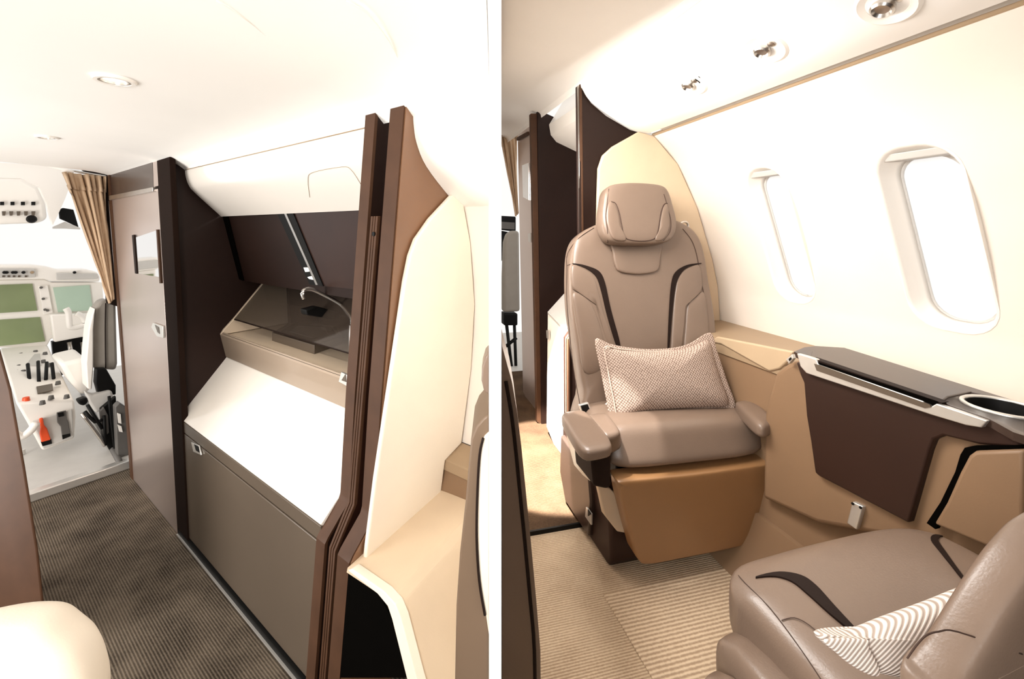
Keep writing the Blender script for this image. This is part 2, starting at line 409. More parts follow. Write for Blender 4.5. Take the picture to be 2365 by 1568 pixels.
# ceiling valance, its recessed strip, and the ceiling
psu = smoothprof([(1.04, 1.397), (.967, 1.412), (.885, 1.452), (.80, 1.502), (.765, 1.535), (.748, 1.566)], 5)
o = sweep('ceiling_valance', R, psu, -1.60, .35, (.03, .03), 'liner', smooth=True); o['kind'] = 'structure'; o.name = 'trim_2'
o = sweep('trim_3', R, [(1.068, 1.399), (1.04, 1.405)], -1.53, .35, (.005, .02), 'lgrey'); struct(o)
o = sweep('trim_4', R, [(1.0695, 1.3890), (1.067, 1.3915)], -1.61, .35, (.004, .012), 'ledge'); struct(o)
cl = smoothprof([(.748, 1.567), (.72, 1.60), (.55, 1.625), (.30, 1.64), (-.1, 1.64), (-.45, 1.62)], 4)
fx = lambda lim: (lambda k, z: max(lim, R.mx(k, XR)) if True else lim)
# the divider bounds the ceiling on its aisle side: keep only the part on this side of it
def fclip(m): 
    return lambda k, z: m
ceil_rings = []
def ceil(S, prof, m0, m1, th, side, X):
    vs = []; n = len(prof); steps = 14; rows = []
    for i in range(steps+1):
        m = m0+(m1-m0)*i/steps; row = []
        for k, z in prof:
            kl = (X+m*S.f[0])/S.f[1]
            kk = max(k, kl) if side > 0 else min(k, kl)
            row.append((S.w(kk, m, z)))
        rows.append(row)
    rings = [r+[q+Vector((0, 0, th)) for q in reversed(r)] for r in rows]
    o = loft('ceiling', rings, 'liner', None, smooth=False)
    o.data.polygons.foreach_set('use_smooth', [True]*len(o.data.polygons)); o.data.set_sharp_from_angle(angle=.4)
    return struct(o)
ceil(R, cl, -2.95, .35, .03, 1, XR)

# recessed spot and air nozzle units on the valance
def on_psu(u, v): return R.hk(u, v, 3.555, -1.833)
nrm = (R.w(-.48, 0, -.88)-R.w(0, 0, 0)).normalized()
axm = (R.w(0, 1, 0)-R.w(0, 0, 0)).normalized(); axk = nrm.cross(axm).normalized()
def gasper(u, v, label, slot):
    c = R.w(*on_psu(u, v)); t = thing('ceiling_air_nozzle', label, 'air nozzle', c, 'nozzle and spot units on the ceiling valance')
    cyl('bezel', c, nrm, 0, 0, 0, 'white', t, 32, prof=[(.052, -.004), (.052, .004), (.046, .008), (.034, .004), (.030, -.002)])
    q = c+axm*-.006
    cyl('nozzle', q, nrm, 0, 0, 0, 'steel', t, 24, prof=[(.019, -.002), (.020, .012), (.016, .016), (.012, .010), (.004, .009)])
    cyl('knob', c+axm*.024+axk*.006, nrm, 0, 0, 0, 'steel', t, 16, prof=[(.009, -.002), (.009, .007), (.004, .009)])
    if slot: slabw('slot', [c+axm*.030-axk*.012+nrm*.003, c+axm*.050-axk*.004+nrm*.003, c+axm*.052+axk*.012+nrm*.003, c+axm*.034+axk*.012+nrm*.003], nrm*.002, 'black', t)
gasper(1595, 192, 'round air nozzle unit with a black wedge slot, furthest along the ceiling valance', True)
gasper(1768, 110, 'round silver air nozzle in the middle of the ceiling valance', False)
gasper(2050, 8, 'air nozzle bezel cut off by the top of the picture', False)

# bulkhead partition and its cream upholstered panel
PM = -1.61
fus = [(1505, 315), (1560, 380), (1605, 480), (1640, 600), (1652, 660), (1657, 735)]
pt = thing('partition', 'dark wood bulkhead with thin metal strip behind the taupe seat', 'partition', R.w(1.0, PM, 0))
out = hits(R.hm, [(1341, 198), (1346, 208), (1365, 238), (1400, 268), (1455, 300)]+fus+[(1657, 1060), (1318, 1108), (1312, 800), (1318, 775), (1340, 745), (1342, 560)], PM)
slab('panel', R, out, (0, -.02, 0), 'wood2', pt)
edgeu = [(1337, 196), (1341, 545), (1339, 738), (1309, 782), (1310, 1112)]
o_ = hits(R.hm, edgeu, PM-.01); 
rib = [R.w(*q) for q in o_]
def ribbon(name, S, pts, dk, dm, m, parent): # vertical bar of small section following a line
    rings = [[S.w(k, mm, z), S.w(k+dk, mm, z), S.w(k+dk, mm+dm, z), S.w(k, mm+dm, z)] for k, mm, z in pts]
    return loft(name, rings, m, parent, smooth=False, bevel=.001)
ribbon('edge_strip', R, o_, .008, .012, 'edge', pt)
ribbon('metal_strip', R, [(k-.001, m-.016, z) for k, m, z in o_], .006, .012, 'steel', pt)
ribbon('edge_strip', R, [(k, m-.034, z) for k, m, z in o_], .008, .014, 'wood', pt)
cp = hits(R.hm, [(1376, 820), (1374, 560), (1376, 450), (1378, 390), (1388, 360), (1410, 340), (1470, 306)]+fus+[(1652, 820)], PM+.002)
o = slab('bulkhead_panel', R, cp, (0, .018, 0), 'cream', None, bevel=.006)
tag(o, 'cream upholstered bulkhead panel with angled corner behind the headrest', 'wall panel')

# closet, valance and galley cabinet forward of the partition
ct = thing('closet', 'tall dark wood closet beside the curtain, forward of the bulkhead', 'closet', R.w(.8, -2.3, 0))
ap = hits(R.hm, [(1241, 253), (1279, 270), (1268, 288), (1272, 312), (1285, 328), (1335, 352), (1480, 450), (1480, 960), (1251, 985)], -2.08)
slab('aft_panel', R, ap, (0, -.02, 0), 'wood2', ct)
jb = [R.hm(u, v, -2.09) for u, v in ((1226, 262), (1242, 262), (1254, 985), (1241, 975))]
slab('jamb', R, jb, (0, -.03, 0), 'edge', ct, bevel=.002)
dr = [R.hk(u, v, .78) for u, v in ((1195, 285), (1228, 262), (1243, 975), (1208, 905))]
slab('door', R, dr, (.03, 0, 0), 'door', ct)
q = [R.hk(u, v, .778) for u, v in ((1208, 382), (1223, 376), (1223, 462), (1210, 455))]
slab('mirror', R, q, (-.006, 0, 0), 'mirror', ct)
q = [R.hk(u, v, .777) for u, v in ((1196, 318), (1222, 304), (1222, 311), (1196, 325))]
slab('pull_lip', R, q, (-.01, 0, 0), 'edge', ct)
q = [R.hk(u, v, .777) for u, v in ((1222, 540), (1229, 538), (1229, 560), (1223, 558))]
slab('latch', R, q, (-.008, 0, 0), 'steel', ct)
vp = [R.hm(u, v, -2.07) for u, v in ((1279, 270), (1268, 288), (1272, 312), (1285, 328), (1335, 352), (1400, 395))]
o = sweep('overhead_locker', R, [(k, z) for k, m, z in vp], -2.07, -1.66, (.05, .08), 'white', smooth=True)
tag(o, 'white overhead locker between the dark closet and the bulkhead', 'overhead locker')
gt = thing('galley_cabinet', 'white galley cabinet with sloping top seen beyond the seat', 'cabinet', R.w(.8, -1.8, 0))
fr = [R.hk(u, v, .735) for u, v in ((1265, 720), (1262, 985), (1312, 1108), (1312, 770))]
slab('front', R, fr, (.1, 0, 0), 'gloss', gt, bevel=.003)  # gloss white stands for sunlight on this front
a, b = fr[0], fr[3]
slab('sloping_top', R, [(a[0], a[1], a[2]), (b[0], b[1], b[2]), (b[0]+.17, b[1], b[2]+.17), (a[0]+.17, a[1], a[2]+.17)], (0, 0, -.01), 'lgrey', gt)
q = [R.hk(u, v, .731) for u, v in ((1264, 762), (1270, 765), (1270, 785), (1265, 780))]
slab('latch', R, q, (-.006, 0, 0), 'steel', gt)

# cockpit glimpse and curtain
def curtain(S, top_l, top_r, bot_l, bot_r, mfun, label, parent=None, folds=6, amp=.03, rows=16, skew=0):
    t = thing('curtain', label, 'curtain', S.w(*mfun(*bot_l)))
    def sheet(name, v0, v1, amp_, n, off=0):
        cols = folds*8; vs = []; fs = []
        for i in range(n+1):
            s = v0+(v1-v0)*i/n
            lx = top_l[0]+(bot_l[0]-top_l[0])*s; ly = top_l[1]+(bot_l[1]-top_l[1])*s
            rx = top_r[0]+(bot_r[0]-top_r[0])*s; ry = top_r[1]+(bot_r[1]-top_r[1])*s
            for j in range(cols+1):
                q = j/cols; k, m, z = mfun(lx+(rx-lx)*q, ly+(ry-ly)*q)
                qq = q+.035*math.sin(q*9+s*2.2); w = math.sin(qq*folds*2*math.pi+.9*math.sin(4*s+q*3))*amp_*(1-.45*s)*(.75+.45*math.sin(q*13+1))+.006*math.sin(q*31+s*5)
                vs.append(S.w(k+off*.3, m+w+off, z))
        for i in range(n):
            for j in range(cols):
                a = i*(cols+1)+j; fs.append([a, a+1, a+cols+2, a+cols+1])
        o = mk(name, vs, fs, 'curtain', t, smooth=True)
        md = o.modifiers.new('thick', 'SOLIDIFY'); md.thickness = .004
        return o
    sheet('cloth', .10, 1, amp, rows); sheet('pleated_header', 0, .13, amp*1.1, 3, .006)
    return t
mr = lambda u, v: R.hm(u, v, -2.72)
curtain(R, (1150, 288), (1193, 292), (1190, 500), (1198, 492), mr, 'beige pleated curtain hanging beside the dark closet, right-hand view', folds=4, amp=.022)
tube('curtain_rail', [R.w(*R.hm(1152, 279, -2.70)), R.w(*R.hm(1172, 283, -2.70)), R.w(*R.hm(1195, 287, -2.70))], .012, 'black')
tag(bpy.data.objects['curtain_rail'], 'dark rail above the curtain in the right-hand view', 'curtain rail')
ck = thing('pilot_seat', 'grey cockpit seat past the curtain, right-hand view', 'seat', R.w(.75, -3.0, 0))
q = hits(R.hm, [(1166, 560), (1172, 540), (1185, 532), (1200, 534), (1202, 720), (1163, 722), (1163, 640)], -3.0)
slab('backrest', R, q, (0, -.08, 0), 'grey', ck, bevel=.02)
q = hits(R.hm, [(1164, 724), (1196, 724), (1196, 752), (1164, 752)], -3.0)
slab('mount', R, q, (0, -.1, 0), 'black', ck, bevel=.01)
for (u0, v0, u1, v1) in ((1170, 750, 1188, 905), (1188, 750, 1193, 890), (1168, 800, 1193, 780)):
    tube('leg', [R.w(*R.hm(u0, v0, -3.02)), R.w(*R.hm(u1, v1, -3.02))], .012, 'black', ck, smooth_n=1)
ip = thing('instrument_panel', 'black cockpit instrument hood past the curtain', 'instrument panel', R.w(.7, -3.3, .5))
slab('hood', R, hits(R.hm, [(1155, 498), (1192, 500), (1192, 535), (1155, 530)], -3.3), (0, -.1, 0), 'black', ip, bevel=.01)
slab('keypad', R, hits(R.hm, [(1157, 512), (1188, 514), (1188, 530), (1157, 528)], -3.29), (0, .01, 0), 'pump', ip)
slab('lower_panel', R, hits(R.hm, [(1155, 532), (1175, 536), (1165, 590), (1155, 610)], -3.3), (0, -.1, 0), 'black', ip)
struct(slab('floor', R, rpoly(-4.0, -2.9, 1.5, .012), (0, 0, -.112), 'lgrey'))

# side ledge and console
sd = thing('side_ledge', 'tan padded ledge running under the windows behind the console', 'ledge', R.w(1.2, -1.2, 0))
sweep('ledge_top', R, smoothprof([(1.402, .607), (1.25, .610), (1.14, .612), (1.118, .600)], 3), -1.605, .35, (0, -.03), 'ledge', sd, smooth=True)
sweep('side_panel', R, [(1.128, .60), (1.10, .35), (1.055, .10), (1.05, 0)], -1.605, .35, (.03, 0), 'beige', sd)
fl = [R.hk(u, v, 1.112) for u, v in ((1655, 777), (1832, 812), (1822, 832), (1800, 852), (1776, 858), (1665, 795), (1640, 790))]
slab('flap', R, fl, (.012, 0, 0), 'flap', sd, bevel=.005)
sweep('kick', R, smoothprof([(1.052, .16), (1.03, .09), (.99, .03), (.955, .004)], 4), -1.4, .35, (.03, .0), 'beige', sd, smooth=True)

cn = thing('armrest_console', 'brown armrest console with silver strip and cup holder beneath the window', 'console', R.w(1.1, -.8, 0))
# body: a slice of console inboard of the ledge
body = [R.hk(u, v, 1.05) for u, v in ((1790, 862), (1815, 842), (1834, 832), (1850, 838), (2360, 1022), (2360, 1330), (2150, 1260), (1890, 1210), (1760, 1150), (1765, 950))]
slab('body', R, body, (.09, 0, 0), 'beige', cn, bevel=.012)
pn = [R.hk(u, v, 1.035) for u, v in ((1838, 836), (1848, 866), (1856, 884), (1862, 960), (1872, 1020), (1882, 1092), (1892, 1100), (2098, 1208), (2112, 1160), (2146, 1040), (2156, 1015), (2180, 1006), (2260, 1026), (2360, 1034), (2360, 1000), (2290, 978))]
slab('brown_panel', R, pn, (.02, 0, 0), 'brown', cn, bevel=.004)
tz = .665
def T(u, v, z=tz): return R.hz(u, v, z)
top = [T(1834, 812), T(1858, 802), T(1885, 799), T(1950, 803), T(2365, 932), T(2365, 1006), T(2340, 998), T(2286, 968), T(2186, 934), T(1864, 826)]
arm = slab('armrest_top', R, top, (0, 0, -.014), 'cup', cn, bevel=.006)
cc = R.hz(2318, 942, tz)
cutc = cyl('cut', R.w(cc[0], cc[1], tz-.02), (0, 0, 1), .052, .052, .08, 'cup', None, 32)
arm.modifiers.clear(); cut(arm, [cutc])
cyl('cup_holder', R.w(cc[0], cc[1], tz-.0295), (0, 0, 1), 0, 0, 0, 'black', cn, 32, prof=[(.046, -.05), (.0515, .030), (.0485, .030), (.042, -.045), (.001, -.045)])
tube('cup_ring', [R.w(cc[0]+.054*math.cos(a), cc[1]+.054*math.sin(a), tz+.001) for a in [2*math.pi*i/24 for i in range(24)]], .004, 'sheen', cn, smooth_n=1, closed=True)
lid = [T(1876, 810, tz+.004), T(1935, 806, tz+.004), T(2245, 903, tz+.004), T(2190, 915, tz+.004), T(2172, 928, tz+.004), T(1872, 824, tz+.004)]
slab('table_lid', R, lid, (0, 0, -.006), 'cup', cn, bevel=.002)
lf = [R.hk(u, v, 1.026) for u, v in ((1872, 826), (2176, 930), (2160, 934), (1888, 842))]
slab('lid_lip', R, lf, (.02, 0, 0), 'inlay', cn)
gap = [R.hk(u, v, 1.024) for u, v in ((1888, 836), (2166, 928), (2158, 936), (1892, 845))]
slab('shadow_gap', R, gap, (.02, 0, 0), 'void', cn)
st = [R.hk(u, v, 1.022) for u, v in ((1840, 816), (1862, 822), (1884, 829), (1890, 842), (2130, 926), (2148, 940), (2162, 932), (2280, 972), (2266, 988), (2230, 982), (2150, 958), (1862, 862), (1848, 846))]
slab('silver_strip', R, st, (.012, 0, 0), 'sheen', cn, bevel=.002)
rc = [R.hk(u, v, 1.0205) for u, v in ((1880, 840), (1888, 842), (2146, 934), (2150, 940), (2136, 943), (1886, 856))]
slab('finger_groove', R, rc, (.003, 0, 0), 'taupe', cn)
sh = [R.hk(u, v, 1.03) for u, v in ((2228, 1034), (2245, 1030), (2360, 1028), (2360, 1050), (2250, 1060), (2226, 1100), (2190, 1170), (2160, 1222), (2140, 1208), (2172, 1160), (2206, 1090), (2218, 1050))]
slab('dark_reveal', R, sh, (.012, 0, 0), 'void', cn)
sp_ = [R.hk(u, v, 1.012) for u, v in ((2236, 1052), (2250, 1042), (2365, 1038), (2365, 1300), (2155, 1210), (2185, 1160), (2216, 1090))]
slab('seat_side_panel', R, sp_, (.02, 0, 0), 'beige', cn, bevel=.006)
ol = [R.hk(u, v, 1.03) for u, v in ((1815, 830), (1829, 818), (1832, 828), (1822, 840))]
slab('switch', R, ol, (.01, 0, 0), 'sheen', cn, bevel=.001)
ol = [R.hk(u, v, 1.029) for u, v in ((1821, 829), (1826, 825), (1828, 829), (1823, 834))]
slab('switch_rocker', R, ol, (.004, 0, 0), 'black', cn)
lt = thing('wall_latch', 'small silver latch plate low on the beige side panel', 'latch', R.w(1.05, -.9, .3))
q = [R.hk(u, v, 1.04) for u, v in ((1968, 1158), (1993, 1170), (1978, 1224), (1955, 1208))]
slab('plate', R, q, (.012, 0, 0), 'sheen', lt, bevel=.003)
for u, v in ((1970, 1163), (1988, 1172)):
    cyl('screw', R.w(*R.hk(u, v, 1.039)), R.w(-1, 0, 0)-R.w(0, 0, 0), .003, .003, .002, 'black', lt, 10)

# ---------------------------------------------------------------- the taupe seat facing aft
seat = thing('cabin_seat', 'taupe leather cabin seat facing the viewer with a woven pillow on it', 'seat', R.w(.83, -1.3, 0))
BM0, BC = -1.275, -.25
bn = (R.w(0, 1, .25)-R.w(0, 0, 0)).normalized()
bk = Puff('backrest', [R.w(*R.hm(u, v, BM0, BC)) for u, v in ((1352, 985), (1340, 900), (1325, 800), (1313, 710), (1311, 630), (1316, 575), (1334, 543), (1375, 520), (1430, 505), (1520, 505), (1572, 522), (1600, 548), (1615, 590), (1624, 650), (1636, 720), (1642, 790), (1644, 900), (1640, 985))],
          bn, .045, .06, 'lea', seat, n=7, rings=16)
def BF(u, v, e=.045): # pixel onto the plane of the front of the back, then onto the swell
    n0 = BM0+e*1.03
    return R.w(*R.hm(u, v, n0, BC))
def BO(px, off=.0015): return [bk.on(BF(u, v), off) for u, v in px]
def bolster(px, df, m='lea'):
    return Puff('bolster', [bk.on(BF(u, v), -.004) for u, v in px], bn, df, .002, m, seat, n=3, rings=8)
bolster(((1324, 678), (1346, 676), (1364, 692), (1380, 725), (1395, 775), (1405, 830), (1395, 860), (1352, 860), (1338, 780), (1328, 720)), .014)
bolster(((1322, 614), (1348, 614), (1372, 630), (1385, 670), (1402, 735), (1425, 800), (1420, 820), (1405, 800), (1392, 745), (1372, 690), (1350, 668), (1324, 666)), .012)
bolster(((1616, 612), (1590, 616), (1568, 634), (1558, 680), (1553, 740), (1550, 830), (1568, 840), (1574, 780), (1582, 710), (1596, 684), (1622, 668)), .012)
bolster(((1626, 674), (1604, 684), (1588, 702), (1582, 760), (1578, 830), (1590, 860), (1636, 855), (1638, 780), (1634, 720)), .014)
bk.strip('dark_inlay', [BF(*p) for p in ((1326, 607), (1352, 613), (1382, 626), (1396, 652), (1410, 715), (1428, 780), (1434, 812))],
         [BF(*p) for p in ((1326, 609), (1350, 618), (1374, 636), (1386, 664), (1402, 730), (1420, 790), (1430, 812))], 'inlay', seat, off=.004, th=.008)
bk.strip('dark_inlay', [BF(*p) for p in ((1620, 607), (1586, 612), (1560, 628), (1550, 655), (1545, 715), (1542, 780), (1541, 812))],
         [BF(*p) for p in ((1620, 609), (1588, 617), (1569, 636), (1559, 662), (1552, 720), (1547, 780), (1544, 812))], 'inlay', seat, off=.004, th=.008)
tube('seam', BO(((1319, 609), (1326, 607))), .0012, 'seam', seat)
tube('seam', [bk.on(BF(u, v), .001) for u, v in ((1345, 940), (1336, 850), (1326, 760), (1320, 690), (1320, 620), (1322, 580), (1340, 548), (1374, 525))], .0013, 'seam', seat)
tube('seam', [bk.on(BF(u, v), .001) for u, v in ((1578, 528), (1598, 555), (1610, 590), (1618, 640), (1630, 700), (1636, 780), (1638, 860))], .0013, 'seam', seat)
neck = Puff('neck_panel', [bk.on(BF(u, v), .002) for u, v in ((1411, 550), (1414, 585), (1419, 612), (1430, 628), (1470, 634), (1505, 630), (1518, 622), (1522, 600), (1524, 550), (1470, 545))], bn, .010, .004, 'lea', seat, n=6)
tube('seam', [neck.on(BF(u, v), -.007) for u, v in ((1411, 566), (1414, 592), (1420, 615), (1432, 629), (1470, 635), (1505, 631), (1518, 622), (1522, 600), (1524, 566))], .0025, 'seam', seat)
HM0 = BM0+.085
hd = Puff('headrest', [R.w(*R.hm(u, v, HM0, BC)) for u, v in ((1384, 510), (1388, 470), (1394, 442), (1410, 430), (1455, 426), (1512, 430), (1534, 442), (1546, 475), (1555, 515), (1550, 545), (1530, 562), (1480, 567), (1415, 563), (1393, 545))],
          bn, .035, .05, 'tan', seat, n=5, rings=14)
hd.o.data.materials[0] = M['lea']
def HF(u, v): return R.w(*R.hm(u, v, HM0+.036, BC))
Puff('head_wing', [hd.on(HF(u, v), -.003) for u, v in ((1409, 465), (1420, 468), (1430, 490), (1436, 525), (1448, 550), (1440, 556), (1418, 550), (1404, 520), (1402, 490))], bn, .010, .003, 'lea', hd.o, n=3, rings=8)
Puff('head_wing', [hd.on(HF(u, v), -.003) for u, v in ((1542, 470), (1533, 474), (1526, 500), (1522, 530), (1514, 550), (1522, 556), (1538, 548), (1548, 520), (1546, 490))], bn, .010, .003, 'lea', hd.o, n=3, rings=8)
tube('seam', [hd.on(HF(u, v), .0005) for u, v in ((1412, 465), (1422, 470), (1430, 492), (1436, 522), (1443, 545), (1455, 553), (1485, 556), (1510, 552), (1518, 540), (1523, 512), (1527, 488), (1534, 472), (1542, 469))], .0016, 'seam', hd.o)
tube('seam', [hd.on(HF(u, v), .0005) for u, v in ((1409, 434), (1404, 470), (1401, 500), (1406, 535), (1414, 556))], .0012, 'seam', hd.o)
tube('seam', [hd.on(HF(u, v), .0005) for u, v in ((1534, 448), (1543, 480), (1550, 510), (1548, 535), (1535, 555))], .0012, 'seam', hd.o)

# cushion, leg rest, armrests, base
def HX(name, fr4, m_f, m_b, m, parent, n=6, dzb=0, kb=0):
    """soft block from the four corners of its front face: bottom left, bottom right, top right, top left"""
    q = [R.hm(u, v, m_f) for u, v in fr4]
    def bkp(p): return R.w(p[0], m_b, p[2]+dzb)
    bl, br, tr, tl = q
    L_ = lambda p: R.w(p[0]+kb, m_b, p[2]+dzb)
    return hexa(name, [L_(bl), bkp(br), R.w(*br), R.w(*bl), L_(tl), bkp(tr), R.w(*tr), R.w(*tl)], m, parent, n)
cf = [R.hm(1402, 1106, -1.055), R.hm(1794, 1062, -1.055)]; ctp = [R.hm(1392, 978, -1.11), R.hm(1792, 955, -1.11)]
hexa('cushion', [R.w(cf[0][0]+.07, -1.46, .30), R.w(cf[1][0], -1.46, .30), R.w(*cf[1]), R.w(*cf[0]),
                 R.w(ctp[0][0]+.07, -1.46, .405), R.w(ctp[1][0], -1.46, .405), R.w(*ctp[1]), R.w(*ctp[0])], 'lea', seat, n=6, N=14)
ln = (R.w(0, 1, -.1)-R.w(0, 0, 0)).normalized()
lgp = [R.w(*R.hm(u, v, -1.10, .10)) for u, v in ((1426, 1112), (1436, 1102), (1600, 1086), (1765, 1064), (1776, 1070), (1778, 1110), (1764, 1160), (1738, 1215), (1722, 1240), (1690, 1254), (1560, 1280), (1490, 1292), (1468, 1284), (1456, 1250), (1440, 1190), (1428, 1140))]
Puff('leg_rest', lgp, ln, .02, .045, 'tan', seat, n=12, rings=14, sub=4)
# left bolster of cushion between arm and seat
hexa('side_bolster', [R.w(*p) for p in (R.hz(1352, 962, .40), R.hz(1400, 955, .40), R.hz(1440, 1040, .38), R.hz(1404, 1062, .38), R.hz(1352, 958, .46), R.hz(1400, 950, .46), R.hz(1438, 995, .455), R.hz(1398, 1010, .45))], 'lea', seat, n=5)
def pad(name, tops, z, th, m, parent, n=4):  # top corners as pixels on height z: far-left, far-right, near-right, near-left
    q = [R.hz(u, v, z) for u, v in tops]
    return hexa(name, [R.w(k, mm, z-th) for k, mm, _ in q]+[R.w(k, mm, z) for k, mm, _ in q], m, parent, n)
ar = pad('armrest', ((1290, 948), (1350, 938), (1424, 1024), (1344, 1040)), .49, .038, 'lea', seat, n=4.5)
pad('armrest', ((1690, 920), (1738, 918), (1796, 966), (1756, 982)), .455, .05, 'lea', seat, n=4)
sk = [R.hk(u, v, .545) for u, v in ((1306, 985), (1340, 1010), (1366, 1036), (1362, 1060), (1362, 1112), (1345, 1098), (1325, 1075), (1308, 1010))]
slab('arm_shroud', R, sk, (.03, 0, 0), 'cream_l', seat, bevel=.004)  # pale leather paints the sunlight on the outer side of the arm
slab('arm_front', R, [R.hm(u, v, -1.065) for u, v in ((1364, 1042), (1412, 1046), (1412, 1124), (1402, 1130), (1372, 1124))], (0, -.12, 0), 'inlay', seat, bevel=.008)
bs = [R.hk(u, v, .60) for u, v in ((1340, 1090), (1400, 1120), (1440, 1160), (1424, 1318), (1384, 1290), (1352, 1240), (1334, 1150))]
bs = [(.63, -1.52, .27), (.63, -1.22, .27), (.63, -1.16, .14), (.63, -1.15, .03), (.63, -1.17, 0), (.63, -1.48, 0), (.63, -1.53, .1)]
slab('base', R, bs, (.40, 0, 0), 'brown', seat, bevel=.01)
slab('base_side_cover', R, [(.615, -1.50, .24), (.615, -1.27, .215), (.615, -1.255, .14), (.615, -1.27, .02), (.615, -1.46, .02), (.615, -1.51, .1)], (.02, 0, 0), 'cup', seat, bevel=.006)
q = [R.hk(u, v, .612) for u, v in ((1357, 1170), (1369, 1186), (1369, 1212), (1355, 1192))]
slab('handle', R, q, (-.006, 0, 0), 'sheen', seat, bevel=.001)
q = [R.hk(u, v, .604) for u, v in ((1359, 1176), (1366, 1187), (1359, 1192))]
slab('handle_slot', R, q, (-.002, 0, 0), 'black', seat)
box('frame', R, .64, 1.0, -1.45, -1.14, .26, .34, 'black', seat, .005)
sp2 = [R.w(*R.hm(u, v, -1.14)) for u, v in ((1380, 1118), (1408, 1128), (1432, 1150), (1448, 1232), (1426, 1228), (1396, 1190))]
slabw('mechanism_cover', sp2, R.w(0, -.02, 0)-R.w(0, 0, 0), 'cream', seat, .003)  # cream slab paints the sunlit strip on the seat base
sl = thing('seat_belt', 'black seat belt buckle lying on the left armrest end', 'seat belt', R.w(.52, -1.35, .47))
q = [R.w(*R.hm(u, v, -1.30)) for u, v in ((1338, 936), (1360, 930), (1368, 952), (1346, 960))]
slabw('buckle', q, R.w(0, -.012, 0)-R.w(0, 0, 0), 'sheen', sl, .003)
q = [R.w(*R.hm(u, v, -1.296)) for u, v in ((1342, 938), (1358, 934), (1364, 950), (1348, 955))]
slabw('buckle_face', q, R.w(0, -.004, 0)-R.w(0, 0, 0), 'black', sl, .001)
tube('webbing', [R.w(*R.hm(u, v, -1.31)) for u, v in ((1366, 955), (1372, 962), (1380, 966))], .008, 'inlay', sl)
tube('webbing', [R.w(*R.hm(u, v, -1.30)) for u, v in ((1392, 944), (1402, 938), (1408, 932))], .009, 'cream_l', sl)
hk_ = thing('belt_guide', 'small silver shoulder belt guide on the panel right of the headrest', 'belt guide', R.w(*R.hm(1580, 525, -1.55)))
tube('loop', [R.w(*R.hm(u, v, -1.545)) for u, v in ((1566, 522), (1574, 514), (1583, 512), (1589, 518), (1588, 530))], .005, 'steel', hk_)
slab('tongue', R, hits(R.hm, [(1563, 520), (1568, 518), (1588, 530), (1586, 536)], -1.54), (0, -.008, 0), 'sheen', hk_, bevel=.001)
slab('slot', R, hits(R.hm, [(1562, 516), (1578, 517), (1582, 522), (1566, 522)], -1.546), (0, -.008, 0), 'black', hk_)

# woven pillow
pn_ = (R.w(-.10, 1, .35)-R.w(0, 0, 0)).normalized()
def PP(u, v, d=0): return R.w(*R.hm(u, v, -1.075+d, -.32))
pil = thing('throw_pillow', 'beige woven rectangular pillow leaning on the taupe seat', 'pillow', PP(1540, 960))
Puff('flange', [PP(*p) for p in ((1380, 783), (1410, 792), (1450, 801), (1500, 806), (1555, 803), (1590, 793), (1634, 769), (1648, 810), (1668, 875), (1687, 944), (1640, 950), (1560, 955), (1490, 962), (1450, 972), (1416, 976), (1405, 925), (1393, 860))], pn_, .004, .004, 'weave', pil, n=12, rings=8, sub=4)
Puff('cushion_body', [PP(*p) for p in ((1396, 802), (1430, 805), (1500, 812), (1560, 808), (1600, 797), (1628, 788), (1640, 830), (1655, 880), (1670, 934), (1620, 940), (1540, 945), (1480, 952), (1428, 965), (1417, 920), (1405, 860))], pn_, .045, .035, 'weave', pil, n=2.4, rings=14, sub=4)
tube('piping', [PP(*p, .006) for p in ((1397, 803), (1430, 806), (1500, 812), (1560, 808), (1600, 797), (1628, 788), (1640, 830), (1655, 880), (1669, 933), (1620, 940), (1540, 945), (1480, 952), (1430, 964), (1417, 920), (1405, 860))], .0022, 'weave', pil, closed=True)

# ---------------------------------------------------------------- near seat, bottom right, facing forward
ns = thing('cabin_seat', 'near taupe seat at the bottom right, cushion and backrest cut off by the frame', 'seat', R.w(.75, -.35, 0))
def Z(u, v, z=.445): return R.w(*R.hz(u, v, z))
cu = Puff('cushion', [R.w(k, m, .415) for k, m in ((.50, -.50), (.505, -.55), (.54, -.592), (.62, -.602), (.75, -.607), (.88, -.605), (.945, -.585), (.965, -.54), (.965, -.40), (.96, -.15), (.90, -.05), (.6, -.05), (.51, -.12), (.495, -.3))], (0, 0, 1), .06, .07, 'lea', ns, n=4.5, rings=16,
     lump=lambda x, y: -.06*math.exp(-(x*x+y*y)/.02))
def on(px, off=.001): return [cu.on(Z(u, v, .473), off) for u, v in px]
cu.strip('dark_inlay', [Z(u, v, .473) for u, v in ((1745, 1323), (1800, 1319), (1850, 1330), (1885, 1355), (1930, 1405), (1998, 1478))],
         [Z(u, v, .473) for u, v in ((1745, 1325), (1792, 1329), (1830, 1344), (1866, 1374), (1915, 1418), (1990, 1480))], 'inlay', ns, off=.002, th=.006)
cu.strip('dark_inlay', [Z(u, v, .473) for u, v in ((2176, 1221), (2156, 1228), (2150, 1244), (2172, 1276), (2200, 1312), (2222, 1340))],
         [Z(u, v, .473) for u, v in ((2178, 1223), (2170, 1233), (2168, 1248), (2186, 1278), (2206, 1308), (2226, 1336))], 'inlay', ns, off=.002, th=.006)
tube('seam', on(((1705, 1306), (1722, 1330), (1780, 1392), (1850, 1478), (1910, 1556))), .0006, 'seam', ns)
tube('seam', on(((1805, 1418), (1835, 1420), (1870, 1440), (1910, 1478), (1930, 1500))), .0006, 'seam', ns)
